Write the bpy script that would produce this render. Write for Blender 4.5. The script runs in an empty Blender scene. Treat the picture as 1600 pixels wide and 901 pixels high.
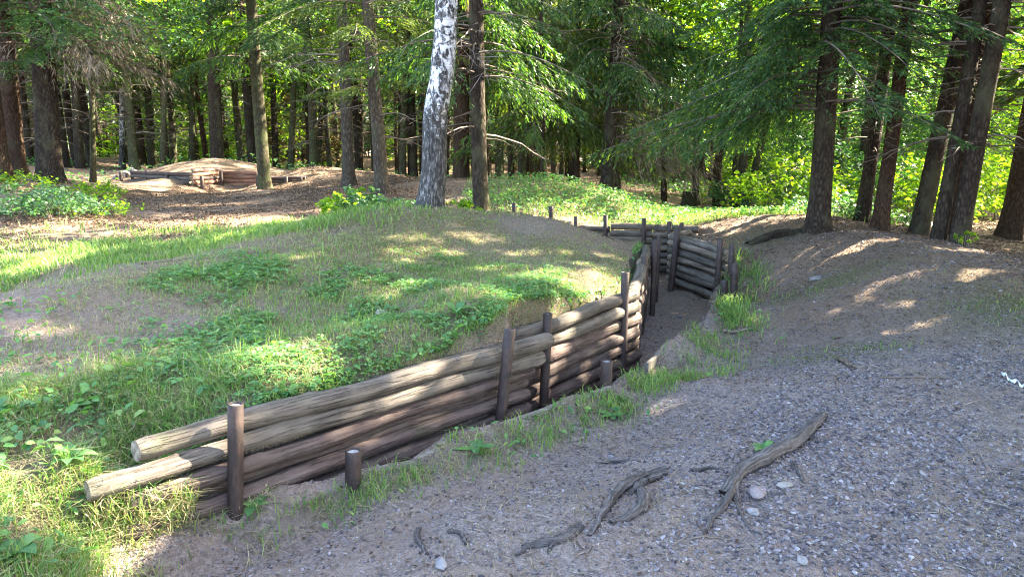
import bpy, math
import numpy as np
from mathutils import Vector, Matrix, Euler

S = bpy.context.scene
COL = S.collection
R0 = np.random.RandomState
PI = math.pi

# ------------------------------------------------------------------ camera
F = 1142.0                      # focal length in photograph pixels (1600 wide)
PITCH = math.radians(10.66)
EYE = np.array([0.0, 0.0, 1.65])
FW = np.array([0, math.cos(PITCH), -math.sin(PITCH)])
UP = np.array([0, math.sin(PITCH), math.cos(PITCH)])

def ray(u, v):
    return FW * F + np.array([1.0, 0, 0]) * (u - 800) + UP * (450.5 - v)

def at(u, v, Y):
    """the world point seen at photograph pixel (u, v) at distance Y ahead"""
    d = ray(u, v)
    return EYE + d * (Y / d[1])

def atz(u, v, z):
    d = ray(u, v)
    return EYE + d * ((z - EYE[2]) / d[2])

def proj(p):
    d = np.asarray(p) - EYE
    k = d @ FW
    return 800 + F * d[0] / k, 450.5 - F * (d @ UP) / k

cd = bpy.data.cameras.new('camera')
cam = bpy.data.objects.new('camera', cd)
COL.objects.link(cam)
cd.sensor_width = 36
cd.lens = 36 * F / 1600
cd.clip_start = 0.05
cd.clip_end = 2000
cam.location = EYE
cam.rotation_euler = (PI / 2 - PITCH, 0, 0)
S.camera = cam

# ------------------------------------------------------------------ noise
def _hash(ix, iy, seed):
    h = (ix.astype(np.int64) * 374761393 + iy.astype(np.int64) * 668265263 + seed * 982451653) & 0xFFFFFFFF
    h = ((h ^ (h >> 13)) * 1274126177) & 0xFFFFFFFF
    return ((h ^ (h >> 16)) & 0xFFFF) / 65535.0

def vnoise(x, y, seed=0):
    ix, iy = np.floor(x), np.floor(y)
    fx, fy = x - ix, y - iy
    fx, fy = fx * fx * (3 - 2 * fx), fy * fy * (3 - 2 * fy)
    a, b = _hash(ix, iy, seed), _hash(ix + 1, iy, seed)
    c, d = _hash(ix, iy + 1, seed), _hash(ix + 1, iy + 1, seed)
    return (a + (b - a) * fx) * (1 - fy) + (c + (d - c) * fx) * fy

def fbm(x, y, seed=0, o=4):
    s, a, t = 0, 0.5, 0
    for i in range(o):
        s = s + a * vnoise(x * 2 ** i, y * 2 ** i, seed + i * 17)
        t += a
        a *= .5
    return s / t

def sstep(a, b, x):
    t = np.clip((x - a) / (b - a), 0, 1)
    return t * t * (3 - 2 * t)

# ------------------------------------------------------------------ mesh helpers
class MB:
    def __init__(self):
        self.v, self.f, self.n = [], [], 0
    def add(self, v, f, mat=0, smooth=True):
        v = np.asarray(v, dtype=np.float32).reshape(-1, 3)
        f = np.asarray(f, dtype=np.int32)
        self.v.append(v)
        self.f.append((f + self.n, mat, smooth))
        self.n += len(v)
    def quads(self, q, mat=0, smooth=False):
        """q: (n, k, 3) loose polygons of k corners"""
        n, k = q.shape[:2]
        if n:
            self.add(q.reshape(-1, 3), np.arange(n * k).reshape(n, k), mat, smooth)
    def blades(self, q, mat=0):
        """q: (n, 5, 3) bent blades, as a quad below and a triangle above the bend"""
        n = len(q)
        if n:
            i = np.arange(n)[:, None] * 5
            self.add(q.reshape(-1, 3), i + np.array([[0, 1, 2, 4]]), mat, False)
            self.f.append((i + np.array([[2, 3, 4]]) + self.n - n * 5, mat, False))
    def mesh(self, name, mats):
        me = bpy.data.meshes.new(name)
        v = np.concatenate(self.v)
        me.vertices.add(len(v))
        me.vertices.foreach_set('co', v.ravel())
        self.f = [(f.astype(np.int32), m, s_) for f, m, s_ in self.f]
        lt = np.concatenate([np.full(len(f), f.shape[1], np.int32) for f, m, s in self.f])
        li = np.concatenate([f.ravel() for f, m, s in self.f]).astype(np.int32)
        mi = np.concatenate([np.full(len(f), m, np.int32) for f, m, s in self.f])
        sm = np.concatenate([np.full(len(f), s, bool) for f, m, s in self.f])
        me.loops.add(len(li))
        me.loops.foreach_set('vertex_index', li)
        me.polygons.add(len(lt))
        me.polygons.foreach_set('loop_start', np.concatenate([[0], np.cumsum(lt)[:-1]]).astype(np.int32))
        me.polygons.foreach_set('loop_total', lt)
        me.polygons.foreach_set('material_index', mi)
        me.polygons.foreach_set('use_smooth', sm)
        for m in (mats if isinstance(mats, (list, tuple)) else [mats]):
            me.materials.append(m)
        me.update(calc_edges=True)
        return me
    def build(self, name, mats, parent=None, loc=(0, 0, 0)):
        return link(name, self.mesh(name, mats), parent, loc)

def link(name, me, parent=None, loc=(0, 0, 0)):
    o = bpy.data.objects.new(name, me)
    COL.objects.link(o)
    if parent is not None:
        o.parent = parent
    o.location = loc
    return o

def tag(o, label=None, cat=None, group=None, kind=None):
    if label: o['label'] = label
    if cat: o['category'] = cat
    if group: o['group'] = group
    if kind: o['kind'] = kind
    return o

def thing(name, loc, label, cat, group=None):
    o = bpy.data.objects.new(name, None)
    COL.objects.link(o)
    o.location = loc
    o.empty_display_size = .2
    return tag(o, label, cat, group, 'thing')

def frames(path):
    p = np.asarray(path, float)
    t = np.gradient(p, axis=0)
    t /= np.linalg.norm(t, axis=1)[:, None] + 1e-9
    ref = np.array([0, 0, 1.0]) if abs(t[:, 2]).mean() < .8 else np.array([0, 1.0, 0])
    a = np.cross(ref, t)
    a /= np.linalg.norm(a, axis=1)[:, None] + 1e-9
    b = np.cross(t, a)
    return p, t, a, b

def tube(mb, path, rad, segs=8, mat=0, cap=True, capmat=None, rfun=None, smooth=True):
    p, t, a, b = frames(path)
    n = len(p)
    rad = np.broadcast_to(np.asarray(rad, float), (n,))
    th = np.linspace(0, 2 * PI, segs, endpoint=False)
    r = rad[:, None] * np.ones(segs)[None]
    if rfun is not None:
        r = r * rfun(np.linspace(0, 1, n)[:, None], th[None])
    v = p[:, None] + r[..., None] * (np.cos(th)[None, :, None] * a[:, None] + np.sin(th)[None, :, None] * b[:, None])
    i = np.arange(n - 1)[:, None] * segs
    j = np.arange(segs)[None]
    k = (j + 1) % segs
    f = np.stack([i + j, i + k, i + segs + k, i + segs + j], -1).reshape(-1, 4)
    mb.add(v, f, mat, smooth)
    if cap:
        cm = mat if capmat is None else capmat
        for e, s in ((0, -1), (n - 1, 1)):
            vv = np.concatenate([v[e], [p[e] + t[e] * s * rad[e] * .06]])
            ff = np.array([[q, (q + 1) % segs, segs] if s > 0 else [(q + 1) % segs, q, segs] for q in range(segs)])
            mb.add(vv, ff, cm, False)

def smooth_path(pts, n):
    pts = np.asarray(pts, float)
    m = len(pts)
    d = np.concatenate([[0], np.cumsum(np.linalg.norm(np.diff(pts, axis=0), axis=1))])
    s = np.linspace(0, d[-1], n)
    # catmull-rom
    out = np.zeros((n, 3))
    for i, x in enumerate(s):
        k = min(max(np.searchsorted(d, x) - 1, 0), m - 2)
        u = (x - d[k]) / (d[k + 1] - d[k] + 1e-9)
        p0, p1, p2, p3 = pts[max(k - 1, 0)], pts[k], pts[k + 1], pts[min(k + 2, m - 1)]
        out[i] = .5 * ((2 * p1) + (p2 - p0) * u + (2 * p0 - 5 * p1 + 4 * p2 - p3) * u ** 2 + (3 * p1 - p0 - 3 * p2 + p3) * u ** 3)
    return out

# ------------------------------------------------------------------ materials
def newmat(name):
    m = bpy.data.materials.new(name)
    m.use_nodes = True
    nt = m.node_tree
    nt.nodes.clear()
    out = nt.nodes.new('ShaderNodeOutputMaterial')
    b = nt.nodes.new('ShaderNodeBsdfPrincipled')
    b.inputs['Roughness'].default_value = .85
    b.inputs['Specular IOR Level'].default_value = .25
    nt.links.new(b.outputs[0], out.inputs[0])
    return m, nt, b

def nd(nt, t, **kw):
    n = nt.nodes.new('ShaderNode' + t)
    for k, v in kw.items():
        if k in n.inputs: n.inputs[k].default_value = v
        else: setattr(n, k, v)
    return n

def ramp(nt, fac, stops, interp='LINEAR'):
    r = nt.nodes.new('ShaderNodeValToRGB')
    cr = r.color_ramp
    cr.interpolation = interp
    while len(cr.elements) < len(stops): cr.elements.new(.5)
    for e, (p, c) in zip(cr.elements, stops):
        e.position = p
        e.color = (*c, 1) if len(c) == 3 else c
    nt.links.new(fac, r.inputs[0])
    return r.outputs[0]

def mix(nt, fac, a, b, mode='MIX'):
    n = nt.nodes.new('ShaderNodeMix')
    n.data_type = 'RGBA'
    n.blend_type = mode
    for s, v in ((0, fac), (6, a), (7, b)):
        if isinstance(v, (int, float)): n.inputs[s].default_value = v
        elif isinstance(v, (tuple, list)): n.inputs[s].default_value = (*v, 1)
        else: nt.links.new(v, n.inputs[s])
    return n.outputs[2]

def math_(nt, op, a, b=0.0, clamp=False):
    n = nt.nodes.new('ShaderNodeMath')
    n.operation = op
    n.use_clamp = clamp
    for s, v in ((0, a), (1, b)):
        if isinstance(v, (int, float)): n.inputs[s].default_value = v
        else: nt.links.new(v, n.inputs[s])
    return n.outputs[0]

def noise(nt, vec, scale, detail=4, rough=.55, out='Fac', dist=0):
    n = nd(nt, 'TexNoise', Scale=scale, Detail=detail, Roughness=rough, Distortion=dist)
    if vec is not None: nt.links.new(vec, n.inputs['Vector'])
    return n.outputs[out]

def coords(nt, scale=(1, 1, 1), which='Object', rand=False):
    c = nd(nt, 'TexCoord')
    v = c.outputs[which]
    if rand:
        oi = nd(nt, 'ObjectInfo')
        m2 = nt.nodes.new('ShaderNodeVectorMath'); m2.operation = 'SCALE'
        m2.inputs[0].default_value = (31.7, 17.3, 47.1)
        nt.links.new(oi.outputs['Random'], m2.inputs['Scale'])
        ad = nt.nodes.new('ShaderNodeVectorMath'); ad.operation = 'ADD'
        nt.links.new(v, ad.inputs[0]); nt.links.new(m2.outputs[0], ad.inputs[1])
        v = ad.outputs[0]
    m = nd(nt, 'Mapping')
    m.inputs['Scale'].default_value = scale
    nt.links.new(v, m.inputs['Vector'])
    return m.outputs[0]

def bump(nt, b, h, strength=.5, dist=.01):
    n = nd(nt, 'Bump', Strength=strength, Distance=dist)
    nt.links.new(h, n.inputs['Height'])
    nt.links.new(n.outputs[0], b.inputs['Normal'])

def leafmat(name, stops, transl=.45, rough=.55, spec=.3, tcol=None):
    """leaf: each island its own shade, lets light through"""
    m, nt, b = newmat(name)
    g = nd(nt, 'NewGeometry')
    c = ramp(nt, g.outputs['Random Per Island'], stops)
    nt.links.new(c, b.inputs['Base Color'])
    b.inputs['Roughness'].default_value = rough
    b.inputs['Specular IOR Level'].default_value = spec
    if transl:
        t = nd(nt, 'BsdfTranslucent')
        tc = mix(nt, 1.0, c, tcol or (1.5, 1.7, .6), 'MULTIPLY')
        nt.links.new(tc, t.inputs['Color'])
        mx = nd(nt, 'MixShader', Fac=transl)
        nt.links.new(b.outputs[0], mx.inputs[1]); nt.links.new(t.outputs[0], mx.inputs[2])
        nt.links.new(mx.outputs[0], nt.nodes['Material Output'].inputs[0])
    return m
SUN_EL = math.radians(40); SUN_AZ = math.radians(68)
SUN = np.array([math.sin(SUN_AZ) * math.cos(SUN_EL), math.cos(SUN_AZ) * math.cos(SUN_EL), math.sin(SUN_EL)])
SKY_STRENGTH = .105; SUN_STRENGTH = 5.0; EXPOSURE = 4.1
# ------------------------------------------------------------------ terrain
CP = []
for u, v, Y in [
    (250,672,3.3),(420,640,3.75),(600,585,4.3),(800,515,5.0),(900,480,6.0),(985,445,7.2),(1000,409,8.8),(1008,392,10.2),
    (400,560,4.4),(600,500,5.4),(750,440,6.6),(500,440,6.4),(650,390,7.8),(850,400,8.2),(740,330,9.8),(640,325,9.4),
    (860,340,9.8),(940,386,9.0),(895,360,9.4),(250,480,5.6),(250,418,6.8),(100,445,6.0),(400,380,8.0),(500,352,8.8),(0,480,5.5),
    (0,560,4.5),(60,620,3.9),(60,720,3.2),(150,868,3.0),(40,760,3.0),(0,850,2.6),(180,700,3.15),(150,750,3.05),(245,828,3.32),(185,815,3.2),(100,700,3.1),
    (100,402,9.2),(0,390,9.8),(0,462,7.4),(0,430,8.6),(100,418,8.2),(200,426,6.6),(200,405,8.6),(300,398,8.8),(300,404,7.2),(400,369,9.6),(300,370,10.8),(470,345,12.2),(250,330,15),(50,340,12),(50,300,17),(80,278,19),(250,300,21),
    (400,297,20),(540,293,19),(330,249,26),(360,252,26),(285,253,26.2),(225,266,26),(415,274,25.2),(300,298,21.9),(347,298,22.9),(200,288,23.8),(400,298,22.5),(300,275,23.2),(347,275,24.1),(260,274,24),(400,280,23.7),
    (490,259,24),(520,262,24),(560,270,23.5),(450,268,24),(490,292,21.3),(560,291,20.5),(600,277,22),(440,275,23),(700,280,18),(620,300,16),(800,287,16),(850,279,16.3),(905,288,16.2),(955,303,16),(1045,331,15.5),
    (900,345,13.4),(1000,360,13.2),
    (640,720,3.95),(840,655,4.65),(950,615,5.15),(1000,580,5.9),(1090,520,7.3),(1130,480,9.3),(1150,470,9.5),
    (1200,470,8.4),(1300,430,8.6),(1400,430,7.8),(1500,400,8.4),(1420,375,9.3),(1280,360,11.2),(1200,340,12.3),(1120,365,12),
    (1060,372,11.6),(1120,390,10.4),(1170,395,10.6),(1230,390,10),(1560,420,7.6),(1600,470,6.8),(1600,380,13),(1450,375,11),
    (1350,345,14),(1500,350,16),(1150,337,17),(1080,335,17),(1100,330,20),(1340,365,10.2),
    ]:
    CP.append(at(u, v, Y))
for u, v, z in [(800,800,0),(1100,700,0),(1500,700,0),(1500,850,0),(800,880,-.03),(400,890,-.16),(1300,560,0),(1590,560,.06),
                (1100,600,-.06),(620,800,-.1),(400,835,-.24),(300,850,-.22),(200,872,-.2),(480,795,-.2),(520,880,-.1),(1050,850,0),(1300,640,0)]:
    CP.append(atz(u, v, z))
CP += [np.array(p, float) for p in [
    (-11.5,31,.6),(-8.5,30,.6),(-5.5,29,.6),(-15,30,.8),(-3,27,.6),(0,20.5,.35),(2,19.5,.25),(4,19,.05),(10,20,0),(20,20,-.3),(15,40,-.5),(0,45,.8),(-20,45,1.2),(-20,25,1.3),(-30,60,1.5),(30,60,-.5),(0,70,1),(-12,14,.9),
    (-3,1,-.05),(0,0,0),(4,1,0),(5,-10,0),(-5,-10,0),(-8,3,.3),(8,4,.25),(-9,8,.35),(0,11.6,.42),(-2,12.3,.42),(1.3,11.4,.22),
    (-45,10,1),(45,10,0),(-45,-20,.4),(45,-20,0),(-60,80,1.5),(60,80,-.5),(9,9,.1),(6.5,8.3,.2)]]
CP = np.array(CP)

def _tps(r2):
    return .5 * r2 * np.log(r2 + 1e-8)
_n = len(CP)
_d2 = ((CP[:, None, :2] - CP[None, :, :2]) ** 2).sum(-1)
_A = np.zeros((_n + 3, _n + 3))
_A[:_n, :_n] = _tps(_d2) + np.eye(_n) * .02
_A[:_n, _n] = 1; _A[:_n, _n + 1:] = CP[:, :2]
_A[_n:, :_n] = _A[:_n, _n:].T
_W = np.linalg.solve(_A, np.concatenate([CP[:, 2], [0, 0, 0]]))

def base_h(x, y):
    out = np.empty(x.shape)
    xf, yf, of = x.ravel(), y.ravel(), out.ravel()
    for i in range(0, len(xf), 20000):
        X, Y = xf[i:i + 20000], yf[i:i + 20000]
        d2 = (X[:, None] - CP[None, :, 0]) ** 2 + (Y[:, None] - CP[None, :, 1]) ** 2
        of[i:i + 20000] = _tps(d2) @ _W[:_n] + _W[_n] + _W[_n + 1] * X + _W[_n + 2] * Y
    out = of.reshape(x.shape)
    r = np.hypot(x, y - 10)
    far = .4 - .02 * np.clip(x, -60, 60)
    k = sstep(45, 75, r)
    return np.clip(out, -2, 3) * (1 - k) + far * k

# trench: left lip (behind the log walls), right lip (kerb, right log wall) and the far wall
LIP_L = np.array([(-2.35,2.5),(-1.86,3.14),(-.03,5.12),(-.05,5.42),(1.07,7.08),(1.42,8.8),(1.84,10.35),(1.95,11.0),(1.3,12.0),(0,12.45),(-2.2,12.8)])
_k = [(430,805,3.45),(500,778,3.62),(640,720,3.95),(840,655,4.65),(950,615,5.15),(1000,582,5.9),(1060,540,6.75),(1110,505,7.9),(1128,485,9.2)]
KERB = np.array([at(*q) for q in _k])
LIP_R = np.array([(-1.75,2.45)] + [tuple(p[:2]) for p in KERB] + [(2.75,9.7),(3.16,10.1),(2.74,11.68),(2.95,12.0),(3.4,12.2)])
LIP_F = np.array([(3.4,12.66),(1.1,13.26),(-2.2,13.9)])
POLY = np.concatenate([LIP_L, LIP_F[::-1], LIP_R[::-1]])

def dist_line(x, y, pl):
    d = np.full(x.shape, 1e9)
    for (x0, y0), (x1, y1) in zip(pl[:-1], pl[1:]):
        dx, dy = x1 - x0, y1 - y0
        t = np.clip(((x - x0) * dx + (y - y0) * dy) / (dx * dx + dy * dy), 0, 1)
        d = np.minimum(d, np.hypot(x - x0 - t * dx, y - y0 - t * dy))
    return d

def inside(x, y, poly):
    c = np.zeros(x.shape, bool)
    x0, y0 = poly[-1]
    for x1, y1 in poly:
        with np.errstate(divide='ignore', invalid='ignore'):
            m = ((y1 > y) != (y0 > y)) & (x < (x0 - x1) * (y - y1) / (y0 - y1 + 1e-12) + x1)
        c ^= m
        x0, y0 = x1, y1
    return c

def H(x, y, micro=True):
    x = np.asarray(x, float); y = np.asarray(y, float)
    z = base_h(x, y)
    near = (x > -4) & (x < 5) & (y > 2) & (y < 15)
    if near.any():
        X, Y = x[near], y[near]
        ins = inside(X, Y, POLY)
        k = np.minimum(sstep(0, .07, dist_line(X, Y, LIP_L)), sstep(0, .16 + .45 * np.clip(3.9 - Y, 0, 1.2), dist_line(X, Y, np.concatenate([LIP_R, LIP_F]))))
        k = np.where(ins, k, 0) * sstep(2.95, 3.2, Y)
        zf = np.interp(Y, [2.5, 3, 3.6, 4.9, 5.8, 7, 9, 15], [-.14, -.2, -.25, -.31, -.44, -.5, -.52, -.5])
        z[near] = z[near] * (1 - k) + np.minimum(zf, z[near]) * k
    if micro:
        z = z + (fbm(x * 1.3, y * 1.3, 3, 4) - .5) * .10 + (fbm(x * 4.3, y * 4.3, 5, 3) - .5) * .05 + (fbm(x * 10, y * 10, 9, 3) - .5) * .034
    return z

def hit(u, v):
    """where the ray through photograph pixel (u, v) meets the ground"""
    d = ray(u, v); d = d / d[1]
    ys = np.concatenate([np.arange(1.5, 16, .03), np.arange(16, 70, .2)])
    P = EYE[None] + ys[:, None] * d[None]
    g = P[:, 2] - H(P[:, 0], P[:, 1])
    i = np.argmax(g < 0)
    if not (g < 0).any(): i = len(ys) - 1
    return np.array([P[i, 0], P[i, 1], H(P[i:i+1, 0], P[i:i+1, 1])[0]])

def Hs(x, y):
    return float(H(np.array([x]), np.array([y]))[0])

# ------------------------------------------------------------------ ground cover masks
def blob(x, y, pts):
    """union of soft ellipses given as (u, v, rx, ry) : pixel centre, radii in metres"""
    m = np.zeros(x.shape)
    for u, v, rx, ry in pts:
        c = hit(u, v)
        m = np.maximum(m, np.exp(-(((x - c[0]) / rx) ** 2 + ((y - c[1]) / ry) ** 2) * 1.2))
    return m

def left_of_trench(x, y):
    """1 on the mound side of the left log wall"""
    yy = [0, 2.3, 2.8, 3.13, 5.08, 5.4, 7, 8.8, 10.3, 11, 12.2]
    xx = [-1.55, -1.6, -1.72, -1.80, -.03, -.02, 1.08, 1.44, 1.86, 1.95, 1.2]
    return x < np.interp(y, yy, xx) - .02

_GREEN = [(300,600,.7,.6),(480,600,.6,.6),(420,520,.8,.7),(600,520,.8,.8),(760,470,.7,.8),(560,470,.9,.8),(880,470,.5,.7),(380,430,.9,.7),
          (820,500,.5,.5),(660,560,.5,.5),(700,430,.6,.6)]
_STRIP = [(40,420,1.3,1.6),(180,400,1.5,1.1),(300,385,1.5,.9),(400,362,1.3,.9),(480,350,1.0,.8),(0,440,1.3,1.0)]
_LOWL = [(60,700,.5,.5),(140,700,.4,.4),(200,640,.45,.4),(60,800,.5,.4),(140,790,.35,.3),(20,660,.5,.4),(10,860,.5,.35)]
_CREST = [(600,380,1.3,1.4),(760,350,1.2,1.2),(880,390,.9,1.2),(500,400,1.0,.9),(680,420,1,.9),(940,410,.6,1.0),(300,430,1.0,.6),(560,345,1.2,.8),(880,440,.6,.8),(960,440,.35,.8)]
_BARE = [(190,530,.35,.3),(70,530,.5,.3),(40,480,.5,.3),(860,355,.8,.8),(280,510,.3,.3),(20,580,.4,.35)]
_FARG = [(840,305,1.6,1.4),(900,315,1.7,1.3),(960,325,1.6,1.3),(1030,340,1.6,1.3),(1100,340,2.2,1.6)]
_KERBG = [(600,752,.2,.13),(690,722,.2,.12),(800,685,.2,.12),(900,648,.2,.14),(960,632,.2,.16),(500,790,.2,.12),(560,760,.25,.2),(640,735,.25,.18),(740,690,.25,.16),(860,655,.25,.16),(930,635,.25,.2),(1010,600,.24,.24),(1060,590,.3,.3),(1110,540,.2,.42),(1140,490,.2,.55),(1160,450,.22,.55),(980,560,.12,.25)]
_MOSS = [(1290,445,.8,.35),(1200,370,.7,.5),(1590,480,.8,.8),(1230,365,.4,.4),(1280,560,.5,.4),(1340,540,.4,.3)]

def masks(x, y):
    lt = left_of_trench(x, y) & (y < 12.3)
    bare = blob(x, y, _BARE) * lt
    green = np.clip(blob(x, y, _GREEN) * 1.2, 0, 1) * lt * (1 - .9 * bare)
    strip = blob(x, y, _STRIP) * (1 - bare)
    lowl = blob(x, y, _LOWL) * lt
    crest = blob(x, y, _CREST) * lt * (1 - .85 * bare)
    farg = np.clip(blob(x, y, _FARG) * 1.2, 0, 1) * (y > 12.9) * (1 - sstep(17.0, 18.5, y - .25 * x))
    kg = blob(x, y, _KERBG) * (~lt) * (1 - inside(x, y, POLY))
    moss = blob(x, y, _MOSS) * (~lt)
    litter = np.maximum(sstep(9.2, 11.5, y - .2 * x) * (1 - sstep(1.0, 3.0, x)), sstep(10, 13, y) * sstep(4.5, 7, x)) * (~(lt & (y < 9)))
    litter = np.clip(litter - strip - farg, 0, 1) * (1 - inside(x, y, POLY))
    litter = np.where(y > 17, np.clip(1 - farg, 0, 1), litter)
    return dict(lt=lt, bare=bare, green=green, strip=strip, lowl=lowl, crest=crest, farg=farg, kg=kg, moss=moss, litter=litter)

def graded(lo, a, b, hi, fine, growth):
    c = list(np.arange(a, b + 1e-6, fine))
    s, x = fine, b
    while x < hi:
        s *= growth; x += s; c.append(x)
    s, x, pre = fine, a, []
    while x > lo:
        s *= growth; x -= s; pre.append(x)
    return np.array(pre[::-1] + c)

gx = graded(-320, -4.2, 5.2, 320, .036, 1.05)
gy = graded(-200, 2.2, 13.8, 420, .036, 1.05)
GX, GY = np.meshgrid(gx, gy)
GZ = H(GX, GY)
MK = masks(GX.ravel(), GY.ravel())
mb = MB()
ny, nx = GX.shape
ii = (np.arange(ny - 1)[:, None] * nx + np.arange(nx - 1)[None]).ravel()
mb.add(np.stack([GX, GY, GZ], -1), np.stack([ii, ii + 1, ii + nx + 1, ii + nx], -1))

m_ground, nt, b = newmat('forest_soil')
at_ = nd(nt, 'Attribute', attribute_name='cover')
sp = nd(nt, 'SeparateColor')
nt.links.new(at_.outputs['Color'], sp.inputs[0])
vec = coords(nt)
n1 = noise(nt, vec, 2.2, 6, .6)
n2 = noise(nt, vec, 26, 5, .65)
n3 = noise(nt, vec, 110, 4, .7)
vo = nd(nt, 'TexVoronoi', Scale=62.0, Randomness=1.0); nt.links.new(vec, vo.inputs['Vector'])
vo2 = nd(nt, 'TexVoronoi', Scale=150.0); nt.links.new(vec, vo2.inputs['Vector'])
soil = ramp(nt, n2, [(.25, (.14, .103, .082)), (.5, (.25, .19, .156)), (.75, (.33, .262, .222))])
gsep = nd(nt, 'SeparateColor'); nt.links.new(vo.outputs['Color'], gsep.inputs[0])
grav = ramp(nt, gsep.outputs[0], [(0, (.10, .086, .086)), (.35, (.20, .168, .16)), (.7, (.28, .24, .23)), (1, (.38, .35, .33))])
gfac = math_(nt, 'MULTIPLY', ramp(nt, n1, [(.36, (.1,) * 3), (.62, (1,) * 3)]), .6)
base = mix(nt, gfac, soil, grav)
lit = ramp(nt, n3, [(.28, (.06, .039, .026)), (.5, (.18, .12, .078)), (.68, (.27, .19, .13)), (.8, (.34, .26, .19))])
lit = mix(nt, ramp(nt, n1, [(.3, (0,) * 3), (.7, (.35,) * 3)]), lit, soil)
base = mix(nt, sp.outputs[1], base, lit)
grs = ramp(nt, n3, [(.3, (.06, .06, .025)), (.5, (.13, .12, .06)), (.7, (.27, .22, .13))])
base = mix(nt, sp.outputs[0], base, grs)
mos = ramp(nt, n3, [(.3, (.05, .065, .02)), (.7, (.13, .14, .05))])
base = mix(nt, math_(nt, 'MULTIPLY', sp.outputs[2], ramp(nt, n2, [(.35, (0,) * 3), (.6, (1,) * 3)])), base, mos)
nt.links.new(base, b.inputs['Base Color'])
b.inputs['Roughness'].default_value = .95
b.inputs['Specular IOR Level'].default_value = .12
hh = math_(nt, 'ADD', math_(nt, 'MULTIPLY', n2, 1.2), math_(nt, 'MULTIPLY', n3, .7))
hh = math_(nt, 'ADD', hh, math_(nt, 'MULTIPLY', vo.outputs['Distance'], -.7))
hh = math_(nt, 'ADD', hh, math_(nt, 'MULTIPLY', vo2.outputs['Distance'], -.3))
bump(nt, b, hh, 1.0, .024)

ground = tag(mb.build('ground', m_ground), kind='structure')
ca = ground.data.color_attributes.new('cover', 'FLOAT_COLOR', 'POINT')
cc = np.zeros((GX.size, 4), np.float32); cc[:, 3] = 1
cc[:, 0] = np.clip(np.maximum.reduce([MK['green'] * .75, MK['strip'] * .9, MK['crest'] * .8, MK['farg'] * .9, MK['lowl'] * .8, MK['kg'] * .7]), 0, 1)
cc[:, 1] = np.clip(MK['litter'] + MK['lt'] * (GY.ravel() < 11) * .35 + .85 * sstep(1.4, 3.2, GX.ravel()) * sstep(5.2, 7.8, GY.ravel()), 0, 1)
cc[:, 2] = np.clip(MK['moss'], 0, 1)
ca.data.foreach_set('color', cc.ravel())
# ------------------------------------------------------------------ materials for timber and steel
def logmat(name, stops, endcol):
    m, nt, b = newmat(name)
    v = coords(nt, (1.2, 16, 16), rand=True)
    v2 = coords(nt, (2.2, 60, 60), rand=True)
    v3 = coords(nt, (1, 1, 1), rand=True)
    n = noise(nt, v, 1.6, 6, .65)
    c = ramp(nt, n, stops)
    crack = ramp(nt, noise(nt, v2, 1.0, 3, .5, dist=.6), [(.36, (.28,) * 3), (.44, (1,) * 3)])
    fine = ramp(nt, noise(nt, coords(nt, (4, 140, 140), rand=True), 1.0, 3, .6), [(.3, (.55,) * 3), (.6, (1,) * 3)])
    c = mix(nt, .65, c, crack, 'MULTIPLY')
    c = mix(nt, .55, c, fine, 'MULTIPLY')
    spots = ramp(nt, noise(nt, coords(nt, (9, 22, 22), rand=True), 1.0, 5, .7), [(.3, (.35,) * 3), (.42, (1,) * 3)])
    c = mix(nt, .6, c, spots, 'MULTIPLY')
    moss = noise(nt, v3, 2.1, 5, .7)
    c = mix(nt, ramp(nt, moss, [(.56, (0,) * 3), (.72, (.45,) * 3)]), c, (.075, .085, .04))
    blot = noise(nt, v3, 4.5, 4, .6)
    c = mix(nt, ramp(nt, blot, [(.45, (0,) * 3), (.7, (.65,) * 3)]), c, endcol)
    # each log gets its own random tone
    oi = nd(nt, 'ObjectInfo')
    hs = nd(nt, 'HueSaturation')
    nt.links.new(c, hs.inputs['Color'])
    val = nd(nt, 'MapRange'); val.inputs[3].default_value = .72; val.inputs[4].default_value = 1.25
    nt.links.new(oi.outputs['Random'], val.inputs[0])
    nt.links.new(val.outputs[0], hs.inputs['Value'])
    nt.links.new(hs.outputs[0], b.inputs['Base Color'])
    b.inputs['Roughness'].default_value = .8
    hgt = math_(nt, 'ADD', n, math_(nt, 'MULTIPLY', crack, .8))
    bump(nt, b, hgt, 1.0, .012)
    return m

m_log_grey = logmat('weathered_log', [(.25, (.035, .028, .023)), (.5, (.098, .080, .066)), (.75, (.20, .172, .146))], (.15, .125, .10))
m_log_brown = logmat('stained_log', [(.25, (.042, .027, .023)), (.5, (.09, .060, .052)), (.75, (.15, .108, .094))], (.14, .108, .092))
m_log_pale = logmat('pale_log', [(.25, (.075, .056, .04)), (.5, (.17, .13, .095)), (.75, (.29, .235, .18))], (.19, .155, .12))
m_log_sunlit = logmat('sunlit_log', [(.25, (.13, .06, .04)), (.5, (.25, .125, .08)), (.75, (.36, .2, .14))], (.26, .15, .1))  # orange sunlight on the far shelter's side is put into this colour

m_end, nt, b = newmat('log_end_grain')
v = coords(nt)
w = nd(nt, 'TexNoise', Scale=30.0, Detail=4.0); nt.links.new(v, w.inputs['Vector'])
nt.links.new(ramp(nt, w.outputs['Fac'], [(.3, (.09, .07, .05)), (.5, (.22, .175, .13)), (.75, (.38, .31, .23))]), b.inputs['Base Color'])

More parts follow.
